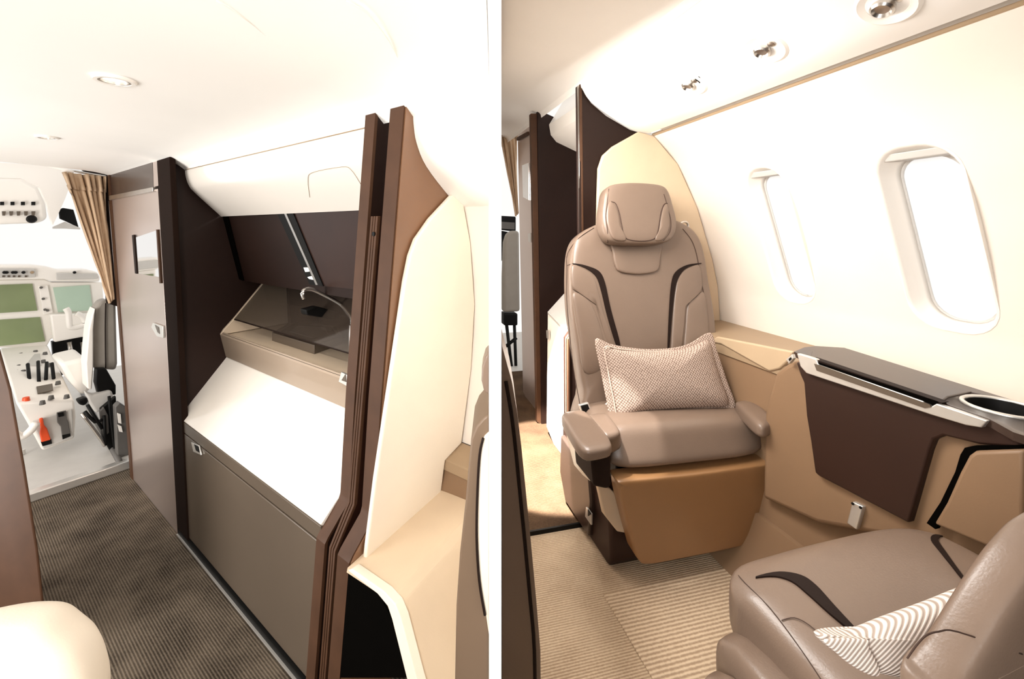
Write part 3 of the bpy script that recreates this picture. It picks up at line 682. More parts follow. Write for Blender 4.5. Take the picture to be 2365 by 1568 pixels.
hexa('side_bolster', [R.w(*p) for p in ((.47, -.56, .25), (.52, -.56, .25), (.52, -.05, .25), (.44, -.05, .25), (.455, -.555, .425), (.53, -.565, .425), (.52, -.05, .43), (.42, -.05, .43))], 'lea', ns, n=4)
hexa('armrest', [R.w(*p) for p in ((.40, -.53, .20), (.46, -.53, .20), (.44, -.02, .20), (.36, -.02, .20), (.425, -.54, .40), (.475, -.545, .405), (.455, -.02, .41), (.38, -.02, .41))], 'lea', ns, n=4)
hexl('base', R, .50, .90, -.52, -.05, 0, .36, 'brown', ns, n=10)
hexl('armrest', R, .96, 1.02, -.55, -.05, .30, .44, 'lea', ns, n=5)
nb = (R.w(-.2, -1, .2)-R.w(0, 0, 0)).normalized()
bp = [R.hm(u, v, -.29) for u, v in ((2128, 1640), (2160, 1568), (2192, 1528), (2240, 1452), (2284, 1380), (2326, 1318), (2370, 1262), (2420, 1215), (2500, 1180), (2640, 1165))]
bpts = [R.w(*p) for p in bp]+[R.w(.93, -.29, .60), R.w(.93, -.29, .40), R.w(.50, -.29, .40)]
nbk = Puff('backrest', bpts, R.w(0, 1, 0)-R.w(0, 0, 0), .018, .03, 'lea', ns, n=5, rings=12)
tube('seam', [nbk.on(R.w(*R.hm(u, v, -.272)), .0005) for u, v in ((2150, 1566), (2172, 1534), (2195, 1510), (2225, 1500), (2270, 1500), (2360, 1510))], .0007, 'seam', ns)
p2 = thing('throw_pillow', 'ribbed off-white pillow on the near seat at the bottom right', 'pillow', R.w(.6, -.4, .47))
def Q(u, v, d=0): return R.w(*R.hm(u, v, -.19+d, -.35))
qn = (R.w(-.25, 1, .5)-R.w(0, 0, 0)).normalized()
Puff('cushion_body', [Q(*p) for p in ((1925, 1488), (1990, 1478), (2060, 1438), (2150, 1388), (2232, 1340), (2290, 1330), (2320, 1400), (2310, 1500), (2240, 1560), (2120, 1570), (2030, 1562), (1975, 1536))], qn, .02, .02, 'ribs', p2, n=2.6, rings=12, sub=4)
Puff('flange', [Q(*p) for p in ((1917, 1484), (1995, 1474), (2000, 1490), (2020, 1540), (2010, 1556), (1972, 1540), (1940, 1514))], qn, .004, .003, 'ribs', p2, n=4, sub=4)

# dark near seat across the aisle, right-hand view
dn = thing('cabin_seat', 'blurred dark taupe seat edge at the left border of the right-hand view', 'seat', (.04, .75, .15))
ed = [(1160, 800), (1168, 830), (1182, 880), (1194, 950), (1204, 1030), (1214, 1130), (1226, 1250), (1238, 1380), (1248, 1500), (1250, 1700)]
Yd = .72
ep = [Vector(((u-CX)/F*Yd, Yd, 1.15-(v-CY)/F*Yd)) for u, v in ed]
ep2 = [Vector((max(.0115, p.x-.010-.0*i), p.y+.0, p.z)) for i, p in enumerate(ep)]
slabw('backrest', ep+[Vector((.0117, Yd, ep[-1].z)), Vector((.0117, Yd, ep[0].z))], (0, .14, 0), 'lea', dn, .008)
tube('piping', [p+Vector((-.010, -.001, 0)) for p in ep[2:]], .003, 'inlay', dn)
slabw('base', [(.0125, Yd+.02, .3), (.07, Yd+.02, .3), (.07, Yd+.02, .15), (.0125, Yd+.02, .15)], (0, .1, 0), 'black', dn)

# ================================================================== LEFT SECTION: galley and cockpit
XL = -.011
def lkx(m): return (XL+m*L.f[0])/L.f[1]
def lpoly(m0, m1, k0, k1, z): return [(k0, m0, z), (k1 if m0 < -1.2 else min(k1, lkx(m0)), m0, z), (min(k1, lkx(m1)), m1, z), (k0, m1, z)]
fl_ = [(-1.6, -2.66, 0), (1.3, -2.66, 0), (1.3, L.mx(1.3, XL), 0), (-.45, L.mx(-.45, XL), 0), (-1.6, .2, 0)]
struct(slab('floor', L, fl_, (0, 0, -.05), 'carpet_dark'))
struct(slab('floor', L, [(-1.6, -4.6, .035), (1.3, -4.6, .035), (1.3, -2.69, .035), (-1.6, -2.69, .035)], (0, 0, -.08), 'lgrey'))
s0 = L.hz(60, 1168, .04); s1 = L.hz(284, 1076, .04)
sill = [(-1.2, -2.70, .04), (.62, -2.70, .04), (.62, -2.655, .04), (-1.2, -2.655, .04)]
struct(slab('trim_5', L, sill, (0, 0, -.04), 'sheen', bevel=.006))
clp = smoothprof([(-1.9, 1.30), (-1.0, 1.44), (-.2, 1.462), (.40, 1.452), (.55, 1.438), (.60, 1.415), (.632, 1.392)], 4)
vs_rows = []
def ceilL(prof, m0, m1, th, nm='ceiling', mt_='liner'):
    rings = []
    for i in range(17):
        t = i/16; row = []
        for k, z in prof:
            e = min(m1, L.mx(k, XL)); row.append(L.w(k, m0+(e-m0)*t, z))
        rings.append(row+[q+Vector((0, 0, th)) for q in reversed(row)])
    o = loft(nm, rings, mt_, None, smooth=False)
    o.data.polygons.foreach_set('use_smooth', [True]*len(o.data.polygons)); o.data.set_sharp_from_angle(angle=.4)
    return struct(o)
ceilL(clp, -2.98, .6, .03)
# ceiling seam
tube('seam_line', [L.w(*L.hz(u, v, 1.448)) for u, v in ((800, 2), (840, 25), (880, 68), (915, 125), (944, 200))], .0009, 'white', None); o = bpy.data.objects['seam_line']; o.name = 'trim_6'; o['kind'] = 'structure'
tube('trim_11', [L.w(*L.hz(u, v, 1.455)) for u, v in ((500, 2), (560, 40), (640, 105), (700, 165), (745, 212))], .0006, 'white', None)['kind'] = 'structure'
def downlight(u, v, r, label):
    z = 1.455; c = L.w(*L.hz(u, v, z)); t = thing('ceiling_downlight', label, 'ceiling light', c, 'round downlights in the galley ceiling')
    cyl('bezel', c+Vector((0, 0, .008)), (0, 0, -1), 0, 0, 0, 'white', t, 40, prof=[(r, 0), (r, .008), (r*.93, .012), (r*.74, .012), (r*.70, .004)])
    cyl('ring', c+Vector((0, 0, .006)), (0, 0, -1), 0, 0, 0, 'steel', t, 40, prof=[(r*.72, 0), (r*.72, .009), (r*.62, .009), (r*.60, .001)])
    cyl('lens', c+Vector((0, 0, .006)), (0, 0, -1), 0, 0, 0, 'lamp', t, 32, prof=[(r*.6, 0), (r*.6, .004), (r*.3, .006), (.001, .006)])
downlight(265, 185, .036, 'larger round ceiling light in the middle of the galley ceiling')
downlight(109, 317, .030, 'small round ceiling light nearest the cockpit')

# closet
KA = .57
cb = thing('closet', 'tall brown closet with a small mirror and triangular latch beside the curtain', 'closet', L.w(.8, -2.2, 0))
AC = -.086   # lean of the closet's aft face
body = [L.hk(u, v, KA+.012) for u, v in ((252, 400), (392, 362), (436, 1258), (304, 1108))]
slab('body', L, body, (.62, 0, 0), 'wood2', cb)
cdoor = slab('door', L, [L.hk(u, v, KA) for u, v in ((250, 464), (364, 436), (412, 1238), (304, 1106))], (.012, 0, 0), 'door', cb, bevel=.001)
slab('top_drawer', L, [L.hk(u, v, KA) for u, v in ((247, 404), (352, 374), (354, 432), (250, 460))], (.012, 0, 0), 'cup', cb, bevel=.001)
slab('door_stile', L, [L.hk(u, v, KA) for u, v in ((353, 374), (364, 372), (368, 428), (355, 432))], (.012, 0, 0), 'door', cb)
slab('pull_lip', L, [L.hk(u, v, KA-.012) for u, v in ((251, 452), (352, 432), (352, 442), (251, 463))], (.02, 0, 0), 'steel', cb, bevel=.002)
slab('dark_post', L, [L.hk(u, v, KA-.005) for u, v in ((362, 371), (391, 362), (434, 1255), (410, 1236))], (.02, 0, 0), 'post', cb, bevel=.002)
mp_ = slab('mirror', L, [L.hk(u, v, KA-.002) for u, v in ((316, 548), (366, 531), (374, 640), (322, 632))], (-.003, 0, 0), 'mirror', cdoor)
slab('mirror_edge', L, [L.hk(u, v, KA-.001) for u, v in ((309, 543), (313, 542), (320, 632), (316, 631))], (-.007, 0, 0), 'inlay', cdoor)
slab('mirror_edge', L, [L.hk(u, v, KA-.001) for u, v in ((365, 530), (368, 530), (376, 654), (373, 654))], (-.007, 0, 0), 'edge', cdoor)
slab('latch', L, [L.hk(u, v, KA-.001) for u, v in ((357, 745), (380, 753), (381, 780), (366, 776), (353, 755))], (-.006, 0, 0), 'sheen', cdoor, bevel=.001)
slab('latch_slot', L, [L.hk(u, v, KA-.0075) for u, v in ((358, 750), (367, 756), (369, 771), (364, 767))], (-.001, 0, 0), 'taupe', cdoor)
struct(slab('baseboard_galley', L, [L.hk(u, v, KA-.004) for u, v in ((247, 402), (252, 400), (306, 1110), (301, 1108))], (.02, 0, 0), 'edge')).name = 'trim_7'

# overhead valance above the galley
PL = .13; PA = -1.02
part_m = lambda k, z: PA+PL*z-.001
AM = lambda k, z: -1.925+AC*z
def LA(px): return [L.hm(u, v, -1.92, AC) for u, v in px]
vpf = LA(((428, 392), (430, 408), (437, 428), (452, 446), (512, 500)))
vprof = [(k, z) for k, m, z in vpf]
vt = thing('overhead_locker', 'glossy white overhead locker above the galley', 'overhead locker', L.w(.65, -1.5, 1.2))
sweep('shell', L, smoothprof(vprof, 3), AM, part_m, (.06, .07), 'gloss', vt, smooth=True)
tube('joint_line', [L.w(vprof[0][0]-.002, AM(*vprof[0]), vprof[0][1]-.001), L.w(vprof[0][0]-.002, part_m(*vprof[0]), vprof[0][1]-.001)], .0013, 'ledge', vt, smooth_n=1)
fln = [L.hk(u, v, *((lambda a, b: (a[0]-(b[0]-a[0])/(b[1]-a[1])*a[1], (b[0]-a[0])/(b[1]-a[1])))(vprof[3], vprof[4]))) for u, v in ((716, 455), (712, 415), (722, 398), (790, 385), (812, 392), (834, 425))]
tube('flap_outline', [L.w(k-.001, m, z-.001) for k, m, z in fln], .0006, 'ledge', vt)

# galley back wall, counter unit
gw = LA(((514, 497), (522, 497), (558, 648), (562, 665)))
bw = thing('galley', 'dark galley niche with sink, sloping counter and taupe cabinet front', 'galley', L.w(.7, -1.5, 0))
gwp = [(k, z) for k, m, z in gw[1:]]
sweep('back_wall', L, [(gwp[0][0], gwp[0][1]), (gwp[1][0], gwp[1][1]), (gwp[1][0]+.10, .92), (1.02, .90), (1.02, .60)], AM, part_m, (.03, 0), 'wood2', bw)
# glossy panel to the right, diagonal post and strip
def GW(u, v, off=0):
    (k0, z0), (k1, z1) = gwp[0], gwp[1]; c = (k1-k0)/(z1-z0); k00 = k0-c*z0-off
    return L.hk(u, v, k00, c)
slab('glossy_panel', L, [GW(u, v, .006) for u, v in ((676, 490), (842, 484), (820, 668), (742, 660))], (.006, 0, 0), 'wood', bw)
slab('black_strip', L, [GW(u, v, .010) for u, v in ((640, 493), (676, 491), (746, 661), (715, 657))], (.010, 0, 0), 'black', bw)
slab('metal_strip', L, [GW(u, v, .013) for u, v in ((656, 493), (661, 493), (734, 658), (729, 658))], (.004, 0, 0), 'steel', bw)
for q in (((701, 618), (710, 618), (713, 627), (705, 628)), ((710, 640), (718, 638), (722, 646), (714, 644))):
    slab('lit_switch', L, [GW(u, v, .013) for u, v in q], (.003, 0, 0), 'lamp', bw)
slab('corner_post', L, [GW(u, v, .008) for u, v in ((514, 500), (524, 500), (560, 648), (552, 645))], (.01, 0, 0), 'void', bw)

# raised sink shelf
fb = LA(((518, 822), (505, 772), (512, 760), (535, 735), (605, 650)))
kb, zb = fb[0][0], fb[0][2]; kt, zt = fb[1][0], fb[1][2]
sk_ = thing('sink_unit', 'cream sink shelf with smoked glass cover on the galley', 'sink', L.w(.8, -1.5, .64))
inm = lambda k, z: AM(k, z)+.02
sweep('front_band', L, [(kb, zb), (kt, zt), (kt+.008, zt+.01), (kt+.02, zt+.004)], inm, part_m, (.02, -.02), 'band', sk_)
sweep('shelf', L, [(kt+.012, zt-.002), (1.0, zt-.002)], inm, part_m, (0, -.02), 'tray', sk_)
sweep('shelf_lip', L, [(kt+.004, zt+.006), (kt+.018, zt+.004)], lambda k, z: inm(k, z)+.02, lambda k, z: part_m(k, z)-.1, (0, -.02), 'void', sk_)
chk = [(fb[1][0], zt), (fb[2][0], fb[2][2]), (fb[3][0], fb[3][2]), (fb[4][0], fb[4][2]), (1.0, fb[4][2]), (1.0, zt)]
slab('cheek', L, [(k, AM(k, z)+.012, z) for k, z in chk], (0, .014, 0), 'tray', sk_, bevel=.003)
slab('cheek', L, [(k+.005, part_m(k, z)-.06, z) for k, z in chk], (0, .05, 0), 'tray', sk_, bevel=.003)
slab('latch', L, [L.hk(u, v, kt-.006) for u, v in ((792, 858), (808, 866), (808, 892), (786, 880))], (-.006, 0, 0), 'sheen', sk_, bevel=.001)
slab('latch_slot', L, [L.hk(u, v, kt-.0125) for u, v in ((798, 864), (800, 882), (789, 878))], (-.001, 0, 0), 'taupe', sk_)
slab('glass_cover', L, [(fb[3][0], AM(0, .8)+.03, fb[3][2]), (fb[4][0]+.0, AM(0, .9)+.03, fb[4][2]), (fb[4][0], -.98, fb[4][2]), (fb[3][0], -.98, fb[3][2])], (.003, 0, 0), 'smoke', sk_)
slab('glass_edge', L, [(fb[3][0]-.001, AM(0, .8)+.03, fb[3][2]-.003), (fb[3][0]+.003, AM(0, .8)+.03, fb[3][2]+.001), (fb[3][0]+.003, -.98, fb[3][2]+.001), (fb[3][0]-.001, -.98, fb[3][2]-.003)], (.001, 0, -.001), 'inlay', sk_)
slab('back_edge', L, [(fb[4][0], AM(0, .9)+.03, fb[4][2]), (fb[4][0]+.02, AM(0, .9)+.03, fb[4][2]), (fb[4][0]+.02, -.98, fb[4][2]), (fb[4][0], -.98, fb[4][2])], (0, 0, -.006), 'edge', sk_)
# sink bowl block
bz = zt+.03
bq = [L.hz(u, v, bz) for u, v in ((628, 768), (668, 745), (775, 752), (792, 775), (726, 797))]
bq2 = [(k, m, bz) for k, m, _ in bq]
slab('basin', L, bq2, (0, 0, -.032), 'taupe', sk_, bevel=.002)
ci = (sum(k for k, m, z in bq2)/5, sum(m for k, m, z in bq2)/5)
slab('basin_hollow', L, [(ci[0]+(k-ci[0])*.8, ci[1]+(m-ci[1])*.8, bz+.0005) for k, m, z in bq2], (0, 0, .0015), 'black', sk_)
slab('drain_grate', L, [(ci[0]+(k-ci[0])*.55, ci[1]+(m-ci[1])*.55, bz+.002) for k, m, z in bq2], (0, 0, .002), 'pump', sk_)
fa = [L.hm(u, v, -1.35) for u, v in ((812, 750), (810, 730), (790, 705), (750, 682), (718, 668), (699, 673), (702, 690))]
tube('faucet', [L.w(*p) for p in fa], .0065, 'steel', sk_)
cyl('faucet_base', L.w(fa[0][0], fa[0][1], zt), (0, 0, 1), .014, .010, max(.02, fa[0][2]-zt), 'steel', sk_)
slab('towel_tray', L, [L.hm(u, v, -1.40) for u, v in ((706, 716), (735, 708), (785, 722), (782, 738), (760, 736), (710, 728))], (0, -.04, 0), 'black', sk_, bevel=.004)

# sloping counter and cabinet front
slope = thing('galley_counter', 'large glossy white sloping counter lid below the sink shelf', 'counter', L.w(.6, -1.5, .4))
sc = [L.hk(440, 985, KA), L.hk(742, 1225, KA)]
zc0 = sc[0][2]; zc1 = zc0
lp = [(KA, AM(0, zc0)+.01, zc0), (kb+.01, AM(0, zb)+.01, zb+.002), (kb+.01, part_m(0, zb), zb+.002), (KA, part_m(0, zc0), zc0)]
slab('lid', L, lp, (.012, 0, -.012), 'gloss', slope, bevel=.002)
cab = thing('galley_cabinet', 'taupe galley cabinet front with small square latch above the carpet', 'cabinet', L.w(.6, -1.5, 0))
slab('carcass', L, [(KA+.012, AM(0, 0)+.01, .03), (KA+.012, AM(0, zc0)+.01, zc0-.012), (KA+.012, part_m(0, zc0), zc0-.012), (KA+.012, part_m(0, 0), .03)], (.12, 0, 0), 'taupe', cab)
slab('top_rail', L, [(KA, AM(0, zc0)+.01, zc0-.040), (KA, AM(0, zc0)+.01, zc0-.004), (KA, part_m(0, zc0), zc0-.004), (KA, part_m(0, zc0), zc0-.040)], (.014, 0, 0), 'taupe', cab, bevel=.001)
slab('door', L, [(KA, AM(0, 0)+.02, .035), (KA, AM(0, zc0)+.02, zc0-.045), (KA, part_m(0, zc0), zc0-.045), (KA, part_m(0, 0), .035)], (.014, 0, 0), 'taupe', cab, bevel=.002)
slab('latch', L, [L.hk(u, v, KA-.001) for u, v in ((445, 1020), (462, 1028), (468, 1050), (450, 1042))], (-.005, 0, 0), 'sheen', cab, bevel=.001)
slab('latch_slot', L, [L.hk(u, v, KA-.0065) for u, v in ((449, 1026), (459, 1031), (461, 1045), (453, 1040))], (-.001, 0, 0), 'black', cab)
slab('toe_kick', L, [(KA-.006, AM(0, 0), 0), (KA-.006, AM(0, 0), .03), (KA-.006, part_m(0, 0), .03), (KA-.006, part_m(0, 0), 0)], (.05, 0, 0), 'black', cab)
slab('silver_strip', L, [(KA-.011, AM(0, 0), .010), (KA-.011, AM(0, 0), .014), (KA-.011, part_m(0, 0), .014), (KA-.011, part_m(0, 0), .010)], (.006, 0, 0), 'sheen', cab)

# two wood partitions with a pocket door between
def PH(u, v, off=0): return L.hm(u, v, PA+off, PL)
left_edge = [PH(u, v) for u, v in ((708, 1600), (735, 1240), (742, 1225), (786, 1150), (790, 1135), (803, 900), (850, 240), (862, 231), (878, 236))]
def partition(name, label, off, th, kout, ztop):
    t = thing(name, label, 'partition', L.w(.9, PA+off, 0))
    le = [(k, PA+off+PL*z, z) for k, m, z in left_edge if z < ztop]
    le[0] = (le[0][0], PA+off, 0.0)
    top = [(le[-1][0], PA+off+PL*ztop, ztop)]
    pts = le+[(k, PA+off+PL*z, z) for k, z in ((.66, 1.42), (kout, 1.30), (kout+.05, 1.1), (kout+.05, 0))]
    pts = [(min(k, lkx(m+th+.006)-.004), m, z) for k, m, z in pts]
    slab('panel', L, pts, (0, th, 0), 'wood2', t)
    ring = []
    for k, m, z in le:
        ring.append([L.w(k-.004, m-.001, z), L.w(k-.004, m+th+.001, z), L.w(k+.004, m+th+.001, z), L.w(k+.004, m-.001, z)])
    loft('edge_veneer', ring, 'edge', t, smooth=False, bevel=.002)
    if off: slab('aft_face', L, [(k, m+th, z) for k, m, z in pts], (0, .004, 0), 'aft', t)  # lighter walnut sheet paints the lit look of the aft side
    return t
partition('partition', 'front dark wood partition edge beside the galley', 0, .034, .85, 1.5)
PB = .088
partition('partition', 'rear dark wood partition edge next to the bright cream panel', PB, .042, 1.0, 1.5)
pdr = thing('pocket_door', 'ribbed brown pocket door edge between the two partitions', 'door', L.w(.65, -.96, 0))
de = [PH(u, v, .05) for u, v in ((880, 468), (858, 780), (840, 1000), (826, 1150))]
de = [(.608 if z > .45 else .566, PA+.046+PL*z, z) for z in (1.18, .9, .6, .50, .41, .2, .02)]
for i, (a, w_) in enumerate(((0, .007), (.0095, .006), (.018, .007))):
    loft('rib', [[L.w(k, m+a, z), L.w(k, m+a+w_, z), L.w(k+.01, m+a+w_, z), L.w(k+.01, m+a, z)] for k, m, z in de], 'edge', pdr, smooth=False, bevel=.001)
loft('panel', [[L.w(k+.008, m, z), L.w(k+.008, m+.025, z), L.w(k+.3, m+.025, z), L.w(k+.3, m, z)] for k, m, z in de], 'wood', pdr, smooth=False)
k, m, z = de[0]
cyl('screw', L.w(k, m+.0125, z-.04), L.w(-1, 0, 0)-L.w(0, 0, 0), .005, .005, .003, 'black', pdr, 12)

# cream panel on the aft face of the rear partition; sidewall and locker beside it
PF = PB+.047
def PQ(u, v, off=0): return L.hm(u, v, PA+PF+off, PL)
crv = [(1040, 452), (1062, 472), (1078, 560), (1088, 700), (1080, 850), (1061, 1018)]
cpl = [PQ(u, v, .002) for u, v in [(1036, 450), (985, 505), (952, 552), (938, 590), (926, 650), (900, 830), (860, 1100), (836, 1290), (1010, 1140), (1020, 1060), (1058, 1020)]+list(reversed(crv))[1:-1]]
lpanel = slab('bulkhead_panel', L, cpl, (0, .014, 0), 'cream_l', None, bevel=.004)
tag(lpanel, 'bright cream upholstered panel on the rear partition by the right edge', 'wall panel')
def sweepX(name, prof, mt_, th, label=None, cat=None, zz=None):
    rings = []
    for t in (0, 1):
        ring = []
        for k, z in prof:
            m0 = PA+PF+PL*z; m1 = L.mx(k, XL); ring.append((L.w(k, m0+(m1-m0)*t, z)))
        back = []
        for k, z in reversed(prof):
            k2, z2 = k+th[0], z+th[1]; m0 = PA+PF+PL*z; m1 = L.mx(k2, XL); back.append(L.w(k2, m0+(m1-m0)*t, z2))
        rings.append(ring+back)
    o = loft(name, rings, mt_, None, smooth=False)
    o.data.polygons.foreach_set('use_smooth', [True]*len(o.data.polygons)); o.data.set_sharp_from_angle(angle=.5)
    return o
wprof = [(PQ(u, v)[0], PQ(u, v)[2]) for u, v in crv]
struct(sweepX('wall_left', smoothprof(wprof, 4), 'side', (.02, 0)))
lprof = [(PQ(u, v)[0], PQ(u, v)[2]) for u, v in ((954, 258), (955, 285), (962, 330), (985, 385), (1036, 452), (1063, 478))]
o = sweepX('overhead_locker', smoothprof(lprof, 4), 'white', (.05, .05)); tag(o, 'white curved ceiling locker aft of the rear partition', 'overhead locker')
jl = PQ(954, 257)
tube('joint_line', [L.w(jl[0], jl[1], jl[2]), L.w(jl[0], L.mx(jl[0], XL), jl[2])], .0012, 'ledge', None, smooth_n=1).name = 'trim_10'
bpy.data.objects['trim_10']['kind'] = 'structure'
o = slab('ledge', L, [PQ(1020, 1058), PQ(1060, 1018), (PQ(1060, 1018)[0], L.mx(PQ(1060, 1018)[0], XL), PQ(1060, 1018)[2]), (PQ(1020, 1058)[0], L.mx(PQ(1020, 1058)[0], XL), PQ(1020, 1058)[2])], (0, 0, -.03), 'ledge', None, bevel=.003)
o.name = 'side_ledge'; tag(o, 'small tan padded ledge step by the right edge of the galley view', 'ledge')
k1, m1_, z1 = PQ(1022, 1072); k2, m2, z2 = PQ(1010, 1128)
o = slab('ledge_front', L, [(k1, m1_, z1), (k2, m2, z2), (k2, L.mx(k2, XL), z2), (k1, L.mx(k1, XL), z1)], (.03, 0, 0), 'beige', None)
o.name = 'ledge_riser'; tag(o, 'tan riser panel below the small padded ledge step', 'panel')
# side cabinet with rounded lip
sc_ = thing('side_cabinet', 'cream topped side cabinet with pale rounded edge behind the rear partition', 'cabinet', L.w(.8, -.7, 0))
zs = PQ(1010, 1130)[2]
tp = [PQ(1010, 1130), PQ(838, 1286), PQ(800, 1312)]
kk0 = tp[0][0]; kk1 = tp[2][0]; zt2 = tp[2][2]
prof_c = [(1010, 1130), (838, 1286), (803, 1312)]
pk = [(PQ(u, v)[0], PQ(u, v)[2]) for u, v in prof_c]
kin = pk[2][0]; kou = pk[0][0]; dzz = pk[0][1]-pk[2][1]
lipo = [(803, 1318), (872, 1372), (895, 1400), (905, 1430), (940, 1570), (975, 1700)]
lo_ = [(812, 1314), (888, 1368), (912, 1395), (926, 1430), (962, 1570), (1000, 1700)]
lp1 = [L.hk(u, v, kin-.004) for u, v in lipo]; lp2 = [L.hk(u, v, kin-.004) for u, v in lo_]
slab('rounded_edge', L, lp1+lp2[::-1], (.02, 0, 0), 'cream_l', sc_, bevel=.002)
crow = smoothpath([(m, z, 0) for k, m, z in [L.hk(u, v, kin) for u, v in [(803, 1311)]+lo_[1:]]], 5)
rings = []
for q in crow:
    mm, z = q.x, q.y; ko = min(kou, lkx(mm)); f_ = (ko-kin)/(kou-kin)
    rings.append([L.w(kin, mm, z), L.w(ko, mm, z+dzz*f_), L.w(ko, mm-.004, z+dzz*f_-.012), L.w(kin, mm-.004, z-.012)])
loft('top', rings, 'cream', sc_, smooth=False)
slab('kick_void', L, [L.hk(u, v, pk[2][0]+.006) for u, v in ((790, 1312), (872, 1368), (905, 1430), (940, 1565), (770, 1565))], (.004, 0, 0), 'void', sc_)  # black sheet paints the darkness of the opening below the cabinet top

struct(slabw('wall_front', [(-2.2, -.42, 0), (-.02, -.42, 0), (-.02, -.42, 1.2), (-2.2, -.42, 1.2)], (0, -.03, 0), 'brown')).name = 'wall_aft'  # added out of view behind the camera to darken the lower cabin
# near seat strip on the right edge of the galley view
es = thing('cabin_seat', 'dark brown seat shell edge at the right border of the galley view', 'seat', (-.04, .62, 0))
Ye = .62
def E(u, v, Y=Ye): return Vector((min((u-CX)/F*Y, -.0085), Y, 1.15-(v-CY)/F*Y))
so = [(1131, 958), (1116, 966), (1100, 985), (1088, 1015), (1082, 1080), (1075, 1160), (1062, 1280), (1054, 1400), (1050, 1600), (1131, 1600)]
slabw('shell', [E(*p) for p in so], (0, .12, 0), 'shell', es, .003)
si = [(1131, 1000), (1118, 1010), (1110, 1050), (1104, 1130), (1102, 1240), (1108, 1340), (1122, 1420), (1131, 1470)]
slabw('side_cushion', [E(u, v, Ye-.005) for u, v in si], (0, .01, 0), 'cream_l', es, .003)
slabw('headrest', [E(*p) for p in ((1131, 815), (1120, 825), (1113, 850), (1112, 880), (1118, 905), (1131, 912))], (0, .05, 0), 'lea', es, .006)
tube('piping', [E(u, v, Ye-.008) for u, v in ((1116, 1012), (1108, 1050), (1103, 1130), (1101, 1240), (1107, 1340), (1120, 1420))], .002, 'inlay', es)

# near-left wood frame and cream headrest
df = thing('doorway_post', 'blurred brown wood post at the left edge of the galley view', 'post', (-1.3, 1.15, 0))
def D(u, v, Y): return Vector(((u-CX)/F*Y, Y, 1.15-(v-CY)/F*Y))
slabw('post', [D(-40, 700, 1.15), D(0, 800, 1.15), D(28, 900, 1.15), D(60, 1080, 1.15), D(90, 1270, 1.15), D(106, 1420, 1.15), D(112, 1525, 1.15), D(-140, 1525, 1.15), D(-140, 700, 1.15)], (-.18, .12, 0), 'edge', df, .01)
ch = thing('cabin_seat', 'cream headrest top at the bottom left corner', 'seat', (-.5, .5, 0))
hp = [D(u, v, .5) for u, v in ((-260, 1500), (-160, 1450), (-60, 1436), (20, 1434), (85, 1446), (130, 1480), (170, 1520), (200, 1580), (215, 1650), (200, 1760), (-260, 1760))]
hpf = Puff('headrest', hp, (.3, -1, .25), .05, .06, 'cream_l', ch, n=3, rings=12)
hexa('backrest', [Vector(p) for p in ((-.66, .50, .0), (-.50, .50, .0), (-.50, .60, .0), (-.66, .60, .0), (-.66, .50, .58), (-.50, .50, .58), (-.50, .57, .58), (-.66, .57, .58))], 'cream_l', ch, 5)

# ---------------------------------------------------------------- curtain
lc = lambda u, v: L.hm(u, v, -2.60, -.29)
curtain(L, (143, 398), (242, 408), (252, 700), (262, 690), lc, 'beige pleated curtain gathered to a point beside the brown closet', folds=6, amp=.03, rows=20)
tube('curtain_rail', [L.w(*lc(u, v)) for u, v in ((155, 392), (200, 400), (248, 408))], .006, 'steel')
tag(bpy.data.objects['curtain_rail.001'], 'thin metal rail carrying the beige curtain at the cockpit doorway', 'curtain rail')
struct(slab('trim_8', L, [L.hm(u, v, -3.02) for u, v in ((175, 383), (290, 396), (300, 480), (312, 720), (246, 700), (238, 480), (232, 412), (205, 402))], (0, -.02, 0), 'inlay'))

# ---------------------------------------------------------------- cockpit
def CM(px, m, c=0): return [L.hm(u, v, m, c) for u, v in px]
arch = smoothpath([L.w(*p) for p in CM(((-60, 366), (5, 372), (80, 376), (150, 388), (215, 400))[:4], -3.05)], 4)
struct(tube('trim_9', [L.w(*p) for p in CM(((-60, 364), (5, 368), (70, 374), (130, 386), (170, 398))[:5], -3.02)], .010, 'liner'))
struct(slab('ceiling', L, CM(((-200, 372), (5, 376), (80, 380), (150, 392), (180, 402), (165, 420), (150, 460), (132, 500), (122, 520), (108, 470), (90, 432), (50, 412), (-200, 405)), -3.3), (0, -.05, 0), 'white'))
op = thing('overhead_switch_panel', 'white overhead switch panel at the top of the cockpit', 'switch panel', L.w(*L.hm(50, 500, -3.5)))
slab('panel', L, CM(((-60, 410), (50, 410), (90, 432), (106, 470), (110, 505), (90, 515), (-60, 520)), -3.5), (0, -.1, 0), 'white', op, bevel=.02)
for i in range(4):
    u = 4+i*24
    slab('button', L, CM(((u-4, 466), (u+5, 466), (u+5, 474), (u-4, 474)), -3.495), (0, .012, 0), 'black', op)
for i in range(5):
    u = 8+i*17
    slab('toggle', L, CM(((u-4, 488), (u+5, 488), (u+3, 498), (u-3, 498)), -3.495), (0, .014, 0), 'taupe', op)
cyl('knob', L.w(*L.hm(73, 506, -3.495)), L.w(0, 1, 0)-L.w(0, 0, 0), .022, .016, .015, 'black', op, 20)
vz = op
slab('visor', L, CM(((136, 485), (145, 480), (170, 484), (182, 525), (150, 510), (138, 505)), -3.6), (0, -.02, 0), 'black', vz, bevel=.004)
slab('visor_frame', L, CM(((122, 524), (150, 512), (185, 526), (185, 530), (150, 528), (122, 528)), -3.6), (0, -.02, 0), 'lgrey', vz)
gl = thing('glareshield', 'pale glareshield with knobs below the windscreen', 'instrument panel', L.w(*L.hm(100, 640, -3.9)))
